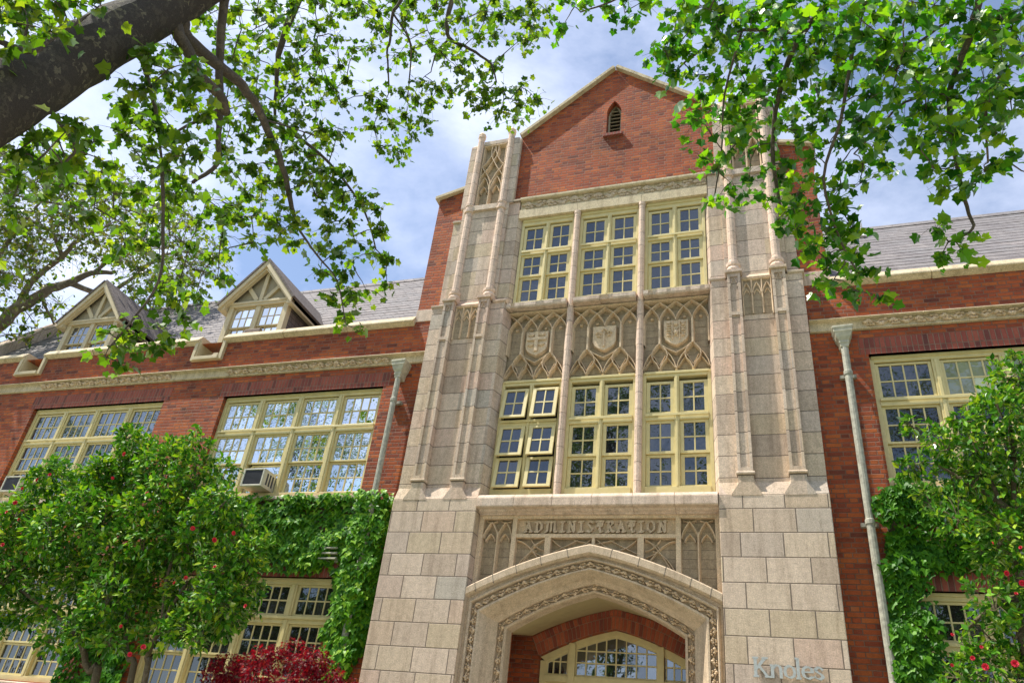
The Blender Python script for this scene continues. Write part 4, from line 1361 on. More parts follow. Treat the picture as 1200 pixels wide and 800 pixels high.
# ---------------------------------------------------------------- air conditioners (things of their own)
def ac(x, z, label):
    W_, H_, y0, y1 = 0.44, 0.33, 0.04, 0.40
    b = MB()
    b.box(0, W_, y0 + 0.03, y1, 0, H_)
    for a in (0, W_ - 0.035):
        b.box(a, a + 0.035, y0, y0 + 0.031, 0, H_)
    b.box(0.035, W_ - 0.035, y0 + 0.001, y0 + 0.031, 0, 0.035)
    b.box(0.035, W_ - 0.035, y0 + 0.001, y0 + 0.031, H_ - 0.03, H_)
    o = b.build('air_conditioner', M['ac'], None, bevel=0.008, loc=(x, 0, z))
    gr = MB()
    gr.box(0.035, W_ - 0.035, y0 + 0.024, y0 + 0.029, 0.035, H_ - 0.03)
    for k in range(14):
        zz = 0.045 + 0.0215 * k
        gr.box(0.036, W_ - 0.036, y0 + 0.01, y0 + 0.025, zz, zz + 0.009)
    gr.build('grille', M['grille'], o)
    lo = MB()
    for s in (0, 1):
        for k in range(3):
            yy = y0 + 0.10 + k * 0.08
            xx = -0.002 if s == 0 else W_ - 0.002
            lo.box(xx, xx + 0.004, yy, yy + 0.045, 0.06, H_ - 0.06)
    lo.build('side_louvre', M['grille'], o)
    tag(o, label, 'air conditioner', 'window air conditioners')
    return o
ac(-6.36, 5.955, 'beige air conditioner with dark grille in the upper window nearest the left downspout')
ac(-12.1, 5.945, 'air conditioner half hidden behind the big camellia at the far left')

# ---------------------------------------------------------------- metal name letters on the right pier
KN = {
 'K': ([[(.1, 0), (.1, 1)]], [[(.12, .38), (.62, 1.0)], [(.3, .55), (.72, 0.0)]], [(-.04, .27, 0), (-.04, .27, 1), (.45, .78, 1), (.56, .90, 0)]),
 'n': ([[(.1, 0), (.1, .64)], [(.54, 0), (.54, .46)]], [[(.12, .46), (.22, .60), (.36, .66), (.49, .60), (.54, .44)]], [(.02, .18, 0), (.46, .62, 0), (-.02, .1, .63)]),
 'o': ([], [[(.3, .66), (.1, .54), (.04, .33), (.1, .1), (.3, 0), (.5, .1), (.56, .33), (.5, .54), (.3, .66)]], []),
 'l': ([[(.1, 0), (.1, 1.06)]], [], [(-.03, .24, 0), (-.04, .1, 1.06)]),
 'e': ([], [[(.06, .36), (.54, .36), (.5, .55), (.3, .66), (.1, .54), (.04, .33), (.12, .1), (.32, 0), (.54, .12)]], []),
 's': ([], [[(.42, .54), (.26, .66), (.08, .54), (.14, .4), (.36, .28), (.44, .14), (.26, 0), (.04, .1)]], [(.38, .44, .5), (.02, .08, .15)]),
}
ns = empty('name_sign', (2.15, 0, 3.305))
tag(ns, 'raised grey metal letters reading Knoles on the right stone pier', 'sign')
x = 0.0
for chx, adv in (('K', .88), ('n', .70), ('o', .64), ('l', .28), ('e', .62), ('s', .5)):
    mb = MB()
    H_ = 0.212
    A_ = 0.222
    stems, thin, serifs = KN[chx]
    for p in stems:
        nib(mb, p, x, 0, A_, H_, 0.038, 0.008, 0.0, -0.05, -0.026)
    for p in thin:
        nib(mb, p, x, 0, A_, H_, 0.034, 0.010, math.radians(-12), -0.0495, -0.026)
    for a, b, z in serifs:
        mb.box(x + a * A_, x + b * A_, -0.053, -0.026, z * H_ - 0.011, z * H_ + 0.011)
    # stand-off pins into the stone
    mb.tube([(x + 0.1 * A_, -0.027, 0.06), (x + 0.1 * A_, 0.004, 0.06)], 0.004, 5)
    mb.build('letter', M['letter'], ns)
    x += adv * A_

# ------------------------------------------------------------------ measured positions of limbs, leaf sprays and shrub masses (metres)
TRUNK_L = [(-3.81,-9.18,0.00), (-3.46,-9.30,0.74), (-2.37,-8.45,4.77), (-2.33,-8.08,5.92), (-2.26,-7.84,6.70), (-2.15,-7.58,7.52), (-1.86,-7.38,8.29), (-1.56,-6.74,10.40)]
LIMBS_L = [(0.060, 0.043, [(-2.17,-7.58,7.22), (-2.10,-7.48,7.08), (-2.07,-7.18,6.94), (-2.04,-6.90,6.93), (-2.09,-6.73,6.92)]),
 (0.068, 0.019, [(-2.15,-7.53,7.35), (-2.18,-7.34,7.23), (-2.09,-7.02,7.25), (-2.02,-6.74,7.28), (-2.00,-6.38,7.19), (-2.00,-6.02,7.06), (-1.99,-5.67,6.76), (-1.99,-5.48,6.57)]),
 (0.048, 0.017, [(-1.95,-7.37,8.23), (-1.99,-7.32,7.78), (-2.08,-7.02,7.26), (-2.12,-6.78,6.93), (-2.13,-6.69,6.70), (-2.19,-6.51,6.49), (-2.34,-6.56,6.23)]),
 (0.022, 0.009, [(-2.12,-6.78,6.93), (-2.20,-6.85,6.75), (-2.28,-6.92,6.56), (-2.33,-6.97,6.40)]),
 (0.060, 0.015, [(-1.79,-6.55,10.31), (-2.43,-6.14,9.62), (-2.65,-5.93,9.09), (-2.73,-5.75,8.78), (-2.83,-5.43,8.34)]),
 (0.024, 0.008, [(-2.78,-5.47,8.25), (-2.38,-5.35,8.03), (-1.98,-5.12,7.69), (-1.69,-4.81,7.30), (-1.59,-4.55,6.93)]),
 (0.040, 0.009, [(-0.75,-5.58,11.11), (-0.96,-5.15,10.55), (-1.04,-5.04,10.32), (-1.03,-4.89,10.11), (-0.78,-4.76,9.99), (-0.53,-4.58,9.84), (-0.47,-4.44,9.63)]),
 (0.028, 0.009, [(-1.22,-5.78,10.79), (-1.50,-5.47,10.26), (-1.59,-5.44,10.07), (-1.66,-5.26,9.79), (-1.73,-5.15,9.69), (-1.77,-4.85,9.33)]),
 (0.014, 0.006, [(-1.59,-5.44,10.07), (-1.40,-5.19,9.75), (-1.50,-4.87,9.48), (-1.58,-4.70,9.32)]),
 (0.016, 0.006, [(-1.03,-4.89,10.11), (-1.19,-4.87,9.90), (-1.27,-4.77,9.66)]),
 (0.024, 0.009, [(-2.36,-8.76,5.65), (-2.07,-8.41,5.66), (-2.01,-8.35,5.86), (-1.95,-8.27,6.19)]),
 (0.020, 0.007, [(-2.29,-8.10,5.89), (-2.28,-8.33,5.87), (-2.22,-8.42,5.97)]),
 (0.024, 0.009, [(-2.13,-7.75,6.63), (-2.02,-7.61,6.35), (-1.99,-7.39,6.09), (-1.99,-7.15,5.74)]),
 (0.016, 0.006, [(-1.99,-7.15,5.74), (-2.01,-6.90,5.32), (-2.03,-6.73,4.93), (-2.15,-6.73,4.53), (-2.26,-6.72,4.33)]),
 (0.016, 0.006, [(-2.30,-7.96,5.63), (-2.18,-7.75,5.46), (-2.24,-7.71,5.36), (-2.29,-7.71,5.31)]),
 (0.014, 0.005, [(-1.99,-5.48,6.57), (-1.85,-5.18,6.38), (-1.66,-4.99,6.16), (-1.58,-4.76,5.75)]),
 (0.011, 0.005, [(-2.00,-6.38,7.19), (-1.90,-6.10,7.35), (-1.80,-5.81,7.50)])]
CLUST_L = [(-1.75,-8.50,5.65,0.22,29), (-2.58,-8.29,6.23,0.25,23), (-2.13,-8.28,6.41,0.24,22), (-2.42,-8.48,6.25,0.22,38), (-2.53,-8.30,6.40,0.18,31), (-1.96,-8.71,5.64,0.20,26), (-2.00,-8.54,5.45,0.19,24), (-1.88,-8.26,6.32,0.19,20), (-2.00,-8.47,6.11,0.20,21), (-2.57,-7.68,5.72,0.15,17), (-2.02,-7.95,4.97,0.20,18), (-2.20,-8.00,5.27,0.20,28), (-2.37,-7.86,5.04,0.18,20), (-2.62,-7.86,5.18,0.17,22), (-2.38,-7.82,4.83,0.17,20), (-1.81,-8.04,5.29,0.17,26), (-2.29,-8.02,5.15,0.15,31), (-1.96,-7.38,5.99,0.16,36), (-1.80,-7.24,5.78,0.18,21), (-2.39,-6.85,6.11,0.16,27), (-1.53,-7.53,6.25,0.17,39), (-2.07,-7.32,6.51,0.21,25), (-2.41,-7.16,6.57,0.23,31), (-1.94,-7.38,5.76,0.16,29), (-2.27,-7.41,5.94,0.23,39), (-2.00,-7.01,6.55,0.17,39), (-1.98,-7.49,6.52,0.16,21), (-2.15,-7.44,6.95,0.22,33), (-2.23,-6.79,5.85,0.15,38), (-1.98,-7.73,6.10,0.22,29), (-1.97,-7.70,6.43,0.20,37), (-2.48,-7.37,6.37,0.19,36), (-1.54,-7.69,6.27,0.18,24), (-1.62,-7.44,5.79,0.19,17), (-2.15,-7.06,6.72,0.22,28), (-1.57,-7.26,5.73,0.17,34), (-1.89,-7.64,6.13,0.16,26), (-2.27,-7.11,5.90,0.16,25), (-2.06,-6.89,5.90,0.22,26), (-2.54,-7.16,6.46,0.17,34), (-2.02,-7.60,5.41,0.20,16), (-2.32,-7.59,5.48,0.15,28), (-2.18,-7.64,5.60,0.16,25), (-2.26,-7.74,5.58,0.16,16), (-3.23,-5.58,6.39,0.24,23), (-3.71,-6.59,6.15,0.22,22), (-3.25,-5.82,6.03,0.24,21), (-3.03,-5.75,6.57,0.19,19), (-3.29,-5.88,6.29,0.23,19), (-2.94,-6.59,6.18,0.17,30), (-2.66,-7.18,5.66,0.25,32), (-2.26,-6.09,5.98,0.24,24), (-2.63,-5.75,6.00,0.24,15), (-2.67,-7.40,5.49,0.19,25), (-2.95,-5.49,5.77,0.18,16), (-2.76,-7.42,5.37,0.16,19), (-2.96,-5.82,6.79,0.20,20), (-2.58,-6.59,5.49,0.20,19), (-2.67,-6.73,5.60,0.20,23), (-3.33,-5.42,6.05,0.20,16), (-2.65,-7.07,5.42,0.22,25), (-3.19,-6.56,6.05,0.25,21), (-2.90,-7.42,5.77,0.20,33), (-3.20,-6.03,6.56,0.21,29), (-2.28,-5.93,5.57,0.20,19), (-3.16,-6.68,6.23,0.23,26), (-3.55,-6.07,6.02,0.18,30), (-3.13,-6.22,6.21,0.24,25), (-2.15,-6.27,6.07,0.19,29), (-2.34,-6.58,6.12,0.25,28), (-1.93,-5.65,9.83,0.25,20), (-3.14,-5.80,9.18,0.28,20), (-2.41,-6.85,8.44,0.21,31), (-2.78,-6.89,8.36,0.26,26), (-2.41,-4.93,9.57,0.24,42), (-1.90,-5.71,8.79,0.29,34), (-1.90,-5.92,9.03,0.29,20), (-3.11,-5.92,9.44,0.20,37), (-2.47,-6.23,8.09,0.21,21), (-2.88,-4.83,9.41,0.24,32), (-2.78,-5.93,9.18,0.28,26), (-2.87,-6.58,8.54,0.29,28), (-2.45,-5.52,8.13,0.25,38), (-1.77,-6.49,8.84,0.22,36), (-2.44,-5.84,8.12,0.20,25), (-2.18,-5.93,8.18,0.22,32), (-2.43,-6.15,7.83,0.26,29), (-2.31,-5.11,10.04,0.20,20), (-2.54,-6.34,9.31,0.29,38), (-2.42,-5.41,10.61,0.22,43), (-2.53,-6.56,8.04,0.27,37), (-2.23,-6.07,8.45,0.20,39), (-3.04,-5.53,9.25,0.26,42), (-2.19,-5.37,8.18,0.20,42), (-2.06,-6.48,8.87,0.21,39), (-2.40,-5.95,9.00,0.21,33), (-2.57,-5.34,9.19,0.21,43), (-1.87,-5.43,7.96,0.20,37), (-2.21,-6.79,8.42,0.24,25), (-2.37,-4.96,9.12,0.21,25), (-3.67,-5.72,9.75,0.27,32), (-2.57,-5.33,9.53,0.21,30), (-2.67,-5.76,9.67,0.20,32), (-1.84,-6.27,8.72,0.22,35), (-3.15,-4.20,9.32,0.30,39), (-1.57,-6.43,8.62,0.28,25), (-2.56,-5.02,9.40,0.21,37), (-1.97,-6.12,8.64,0.28,33), (-2.59,-7.12,8.23,0.26,35), (-3.05,-5.85,9.83,0.27,38), (-2.40,-5.63,8.27,0.29,26), (-2.46,-5.92,8.32,0.29,20), (-2.73,-5.28,7.87,0.23,20), (-2.26,-6.11,6.86,0.26,44), (-2.93,-5.96,8.30,0.21,44), (-1.78,-5.62,7.21,0.26,21), (-2.09,-6.19,7.42,0.27,31), (-2.24,-6.33,7.37,0.20,39), (-2.07,-5.81,7.37,0.19,29), (-2.37,-5.35,7.60,0.25,37), (-2.41,-6.13,7.28,0.19,34), (-2.68,-6.19,7.52,0.24,24), (-2.39,-5.19,7.99,0.22,41), (-2.41,-5.68,7.04,0.27,43), (-3.28,-5.46,7.65,0.23,40), (-2.02,-5.71,6.61,0.25,29), (-2.12,-5.77,6.97,0.22,35), (-3.07,-5.21,7.44,0.27,40), (-2.62,-5.38,6.92,0.22,25), (-2.46,-5.59,7.96,0.20,37), (-1.99,-6.19,7.08,0.19,30), (-2.99,-5.85,7.57,0.22,41), (-2.10,-5.65,6.44,0.26,20), (-1.89,-5.27,7.33,0.22,29), (-2.62,-6.36,7.63,0.25,33), (-2.44,-6.57,7.67,0.21,41), (-2.63,-5.79,6.69,0.19,30), (-1.77,-5.75,6.88,0.24,30), (-1.54,-5.43,7.23,0.17,24), (-1.90,-4.51,6.82,0.20,16), (-1.43,-4.50,6.75,0.17,27), (-1.86,-5.15,6.96,0.17,33), (-1.66,-4.86,6.79,0.23,19), (-1.36,-4.51,6.43,0.18,15), (-1.76,-4.35,7.04,0.17,24), (-1.61,-5.03,7.28,0.23,33), (-1.76,-4.93,6.99,0.22,31), (-1.90,-5.02,7.39,0.18,31), (-1.35,-4.99,7.07,0.19,22), (-2.01,-5.30,7.16,0.22,32), (-1.97,-5.56,7.20,0.23,17), (-1.72,-5.50,7.31,0.18,33), (-1.85,-4.17,6.66,0.22,16), (-1.40,-4.84,6.94,0.16,34), (-2.09,-5.68,6.49,0.23,19), (-1.92,-5.07,6.82,0.17,24), (-2.40,-5.55,6.34,0.17,20), (-1.93,-4.96,6.35,0.22,21), (-1.57,-5.00,6.24,0.16,24), (-2.13,-5.24,6.56,0.16,28), (-1.73,-5.32,6.34,0.22,21), (-2.39,-5.82,6.46,0.18,28), (-1.85,-5.68,6.42,0.21,28), (-2.00,-5.72,6.19,0.18,13), (-1.70,-5.03,6.52,0.21,26), (-1.64,-4.78,6.16,0.18,23), (-1.64,-4.73,5.85,0.13,15), (-1.70,-4.98,5.96,0.15,20), (-1.40,-4.75,5.65,0.16,15), (-1.56,-4.79,6.05,0.15,16), (-2.08,-4.47,10.60,0.28,27), (-0.69,-4.69,10.81,0.20,30), (0.13,-4.97,9.89,0.21,24), (-1.47,-4.61,10.54,0.29,29), (-0.02,-5.12,10.03,0.20,27), (-0.23,-5.12,10.01,0.24,38), (-1.46,-4.45,11.13,0.27,42), (-1.65,-5.35,9.80,0.22,22), (-1.58,-5.19,10.20,0.27,35), (-1.67,-4.68,11.06,0.23,20), (-1.92,-5.70,9.93,0.22,36), (-1.23,-5.60,9.96,0.19,33), (-2.16,-5.05,10.82,0.21,38), (-1.63,-4.79,10.20,0.24,32), (-0.75,-4.67,10.36,0.26,38), (-1.64,-5.66,9.46,0.21,23), (-2.13,-4.99,10.09,0.21,29), (-0.91,-4.78,10.03,0.26,24), (-0.86,-5.59,9.72,0.24,28), (-1.81,-5.20,10.77,0.22,39), (-0.62,-5.30,9.82,0.25,31), (-0.27,-4.19,10.75,0.22,43), (-0.63,-5.52,9.87,0.24,21), (-0.79,-4.12,11.16,0.24,36), (-0.07,-4.57,10.96,0.29,20), (-0.70,-4.49,11.39,0.24,41), (-1.13,-4.78,10.00,0.20,36), (-1.40,-4.44,9.49,0.27,27), (-1.72,-4.20,9.16,0.19,28), (-1.76,-4.65,8.93,0.22,29), (-1.95,-4.98,9.17,0.20,29), (-1.59,-4.90,9.23,0.23,28), (-1.79,-4.31,8.78,0.20,36), (-1.75,-4.39,9.36,0.20,40), (-1.51,-4.66,9.37,0.25,33), (-2.10,-4.55,9.07,0.25,32), (-2.00,-4.48,8.75,0.22,21), (-1.27,-4.53,9.64,0.26,37), (-1.89,-4.76,9.12,0.24,42), (-1.38,-4.54,9.06,0.25,20), (-1.47,-4.67,9.64,0.21,20), (-0.33,-4.50,9.35,0.27,39), (-0.70,-4.51,9.76,0.25,26), (-0.82,-4.88,9.47,0.25,42), (-0.17,-4.29,9.32,0.24,28), (-0.68,-4.34,9.32,0.21,34), (-1.17,-4.34,9.75,0.21,33), (-0.18,-4.31,9.62,0.18,21), (-1.05,-4.98,9.72,0.19,25), (-0.56,-4.41,9.99,0.18,41), (-0.01,-4.16,9.52,0.27,35), (-0.41,-4.28,9.23,0.27,37), (-0.76,-4.68,9.87,0.18,20), (-0.81,-4.50,9.43,0.24,23), (-0.40,-3.79,9.62,0.25,29), (-0.57,-4.55,9.37,0.21,24), (-1.96,-6.50,4.42,0.16,13), (-2.26,-6.68,4.51,0.14,11), (-2.16,-6.66,4.21,0.12,9), (-2.15,-6.59,4.49,0.16,6), (-1.94,-6.49,4.55,0.11,7), (-2.03,-6.57,4.59,0.13,7), (-2.09,-6.63,4.32,0.14,6), (-2.17,-6.73,4.32,0.14,7), (-2.29,-6.78,4.43,0.15,11), (-2.05,-6.71,4.55,0.16,6), (-2.10,-6.51,4.43,0.12,9), (-2.25,-6.73,4.24,0.16,9), (-2.10,-6.44,4.94,0.18,26), (-2.09,-6.32,4.86,0.19,17), (-1.96,-6.39,5.00,0.15,20), (-2.20,-6.54,5.01,0.19,26), (-0.13,-4.79,10.43,0.18,18), (-0.00,-4.59,10.63,0.20,22), (-0.14,-4.55,10.27,0.22,15), (-0.00,-4.43,10.45,0.20,20), (0.20,-4.73,10.53,0.22,19), (-0.01,-4.78,10.65,0.20,20), (-2.65,-8.42,8.14,0.28,24), (-3.47,-7.58,10.36,0.28,16), (-3.74,-8.82,6.84,0.32,30), (-2.39,-7.80,9.55,0.25,30), (0.43,-6.78,7.97,0.30,34), (-2.52,-7.55,10.93,0.30,23), (-3.27,-6.22,10.52,0.25,18), (-1.94,-7.37,9.04,0.34,29), (0.19,-7.36,9.50,0.31,15), (-5.19,-9.04,7.81,0.35,22), (-4.94,-8.13,8.11,0.27,23), (-3.65,-8.89,5.53,0.32,29), (0.98,-7.62,8.35,0.36,27), (-5.57,-8.96,8.75,0.30,18), (-4.58,-9.10,6.91,0.32,20), (-1.63,-6.21,10.07,0.29,15), (-1.89,-6.76,9.85,0.31,31), (-4.71,-7.92,9.33,0.35,26), (-4.84,-7.92,7.66,0.26,23), (0.85,-6.35,10.28,0.27,27), (-4.09,-7.66,8.92,0.34,22), (-4.96,-8.55,9.05,0.24,17), (-3.46,-8.56,8.50,0.32,30), (-1.17,-6.65,10.97,0.31,32), (-4.51,-8.43,8.25,0.33,25), (-4.59,-7.85,8.01,0.33,18), (-2.31,-6.02,10.06,0.26,16), (-2.52,-7.54,8.56,0.27,18), (-4.25,-9.06,8.39,0.36,22), (0.37,-4.73,11.12,0.28,19), (-4.36,-8.72,6.81,0.25,27), (0.06,-6.88,8.58,0.29,19), (-3.55,-7.58,9.12,0.33,19), (0.86,-7.23,8.22,0.31,32), (-1.83,-6.82,10.69,0.31,27), (-3.39,-8.70,9.04,0.30,15), (-5.89,-7.84,7.77,0.31,19), (-3.35,-9.19,6.59,0.33,19), (-3.29,-7.74,10.82,0.28,16), (-1.78,-7.36,10.82,0.27,25), (-3.21,-8.83,7.71,0.26,15), (-3.07,-9.65,6.55,0.32,32), (-2.49,-6.91,10.90,0.27,23), (-1.48,-7.08,11.28,0.29,23), (-4.02,-8.92,6.12,0.26,27), (-2.49,-8.44,8.53,0.37,24), (-6.00,-8.09,7.56,0.34,27), (0.81,-6.64,11.20,0.35,23), (-3.13,-9.51,7.15,0.36,27), (-0.19,-7.25,8.61,0.36,31), (-0.01,-6.86,9.45,0.35,19), (-3.45,-9.04,8.12,0.37,18), (-2.63,-8.44,6.84,0.28,29), (-0.65,-6.13,9.36,0.34,24), (-3.32,-9.05,6.98,0.35,28), (-0.02,-5.44,10.83,0.27,27), (-1.71,-8.02,8.00,0.32,17), (-6.26,-9.17,8.79,0.32,18), (-3.47,-8.44,7.34,0.29,25), (-0.74,-7.24,10.70,0.31,18), (-5.61,-9.52,8.70,0.25,34), (-4.11,-7.54,4.63,0.27,19), (-3.20,-7.93,4.64,0.27,29), (-2.93,-8.61,4.56,0.31,14), (-4.49,-7.05,5.60,0.25,15), (-2.87,-8.31,4.84,0.29,20), (-4.72,-7.65,5.45,0.30,14), (-3.36,-8.48,4.37,0.29,20), (-4.75,-7.59,4.72,0.30,26), (-3.04,-7.42,4.78,0.30,13), (-4.42,-6.93,5.14,0.31,27), (-4.40,-7.24,5.93,0.27,28), (-3.14,-8.31,4.31,0.29,13)]
LIMBS_R = [(0.050, 0.035, [(6.60,-7.60,5.20), (5.60,-7.10,6.90), (4.86,-6.96,7.05), (4.22,-6.51,6.85)]),
 (0.028, 0.007, [(4.22,-6.51,6.85), (4.14,-6.26,6.67), (4.02,-5.98,6.46), (4.04,-5.66,6.14), (4.10,-5.41,5.83), (4.11,-5.38,5.63), (3.95,-5.31,5.59)]),
 (0.017, 0.007, [(5.60,-7.10,6.90), (4.61,-6.59,6.23), (4.38,-6.37,6.28), (4.24,-6.27,6.23), (4.17,-6.13,6.13), (4.17,-5.85,5.84)]),
 (0.039, 0.014, [(4.86,-6.96,7.05), (3.98,-6.53,7.44), (3.41,-6.28,7.49), (3.07,-6.05,7.36), (2.88,-5.75,7.13), (2.77,-5.45,6.73), (2.79,-5.12,6.23)]),
 (0.017, 0.007, [(3.59,-6.36,7.46), (3.40,-6.16,6.90), (3.27,-5.91,6.43), (3.11,-5.67,6.06), (3.20,-5.36,5.69), (3.31,-5.20,5.46)]),
 (0.019, 0.007, [(3.07,-6.05,7.36), (2.60,-6.07,7.53), (2.22,-5.93,7.54), (1.98,-5.83,7.44)]),
 (0.011, 0.006, [(2.60,-6.07,7.53), (2.41,-5.75,7.14), (2.34,-5.45,6.73), (2.23,-5.15,6.41)]),
 (0.017, 0.007, [(3.98,-6.53,7.44), (2.15,-6.43,8.36), (1.54,-6.11,8.34), (1.11,-6.04,8.33)]),
 (0.011, 0.006, [(4.02,-5.98,6.46), (3.73,-5.93,6.49), (3.55,-5.79,6.40), (3.36,-5.65,6.30)]),
 (0.011, 0.006, [(4.22,-6.51,6.85), (3.92,-6.23,6.84), (3.69,-6.10,6.79), (3.57,-5.91,6.65)])]
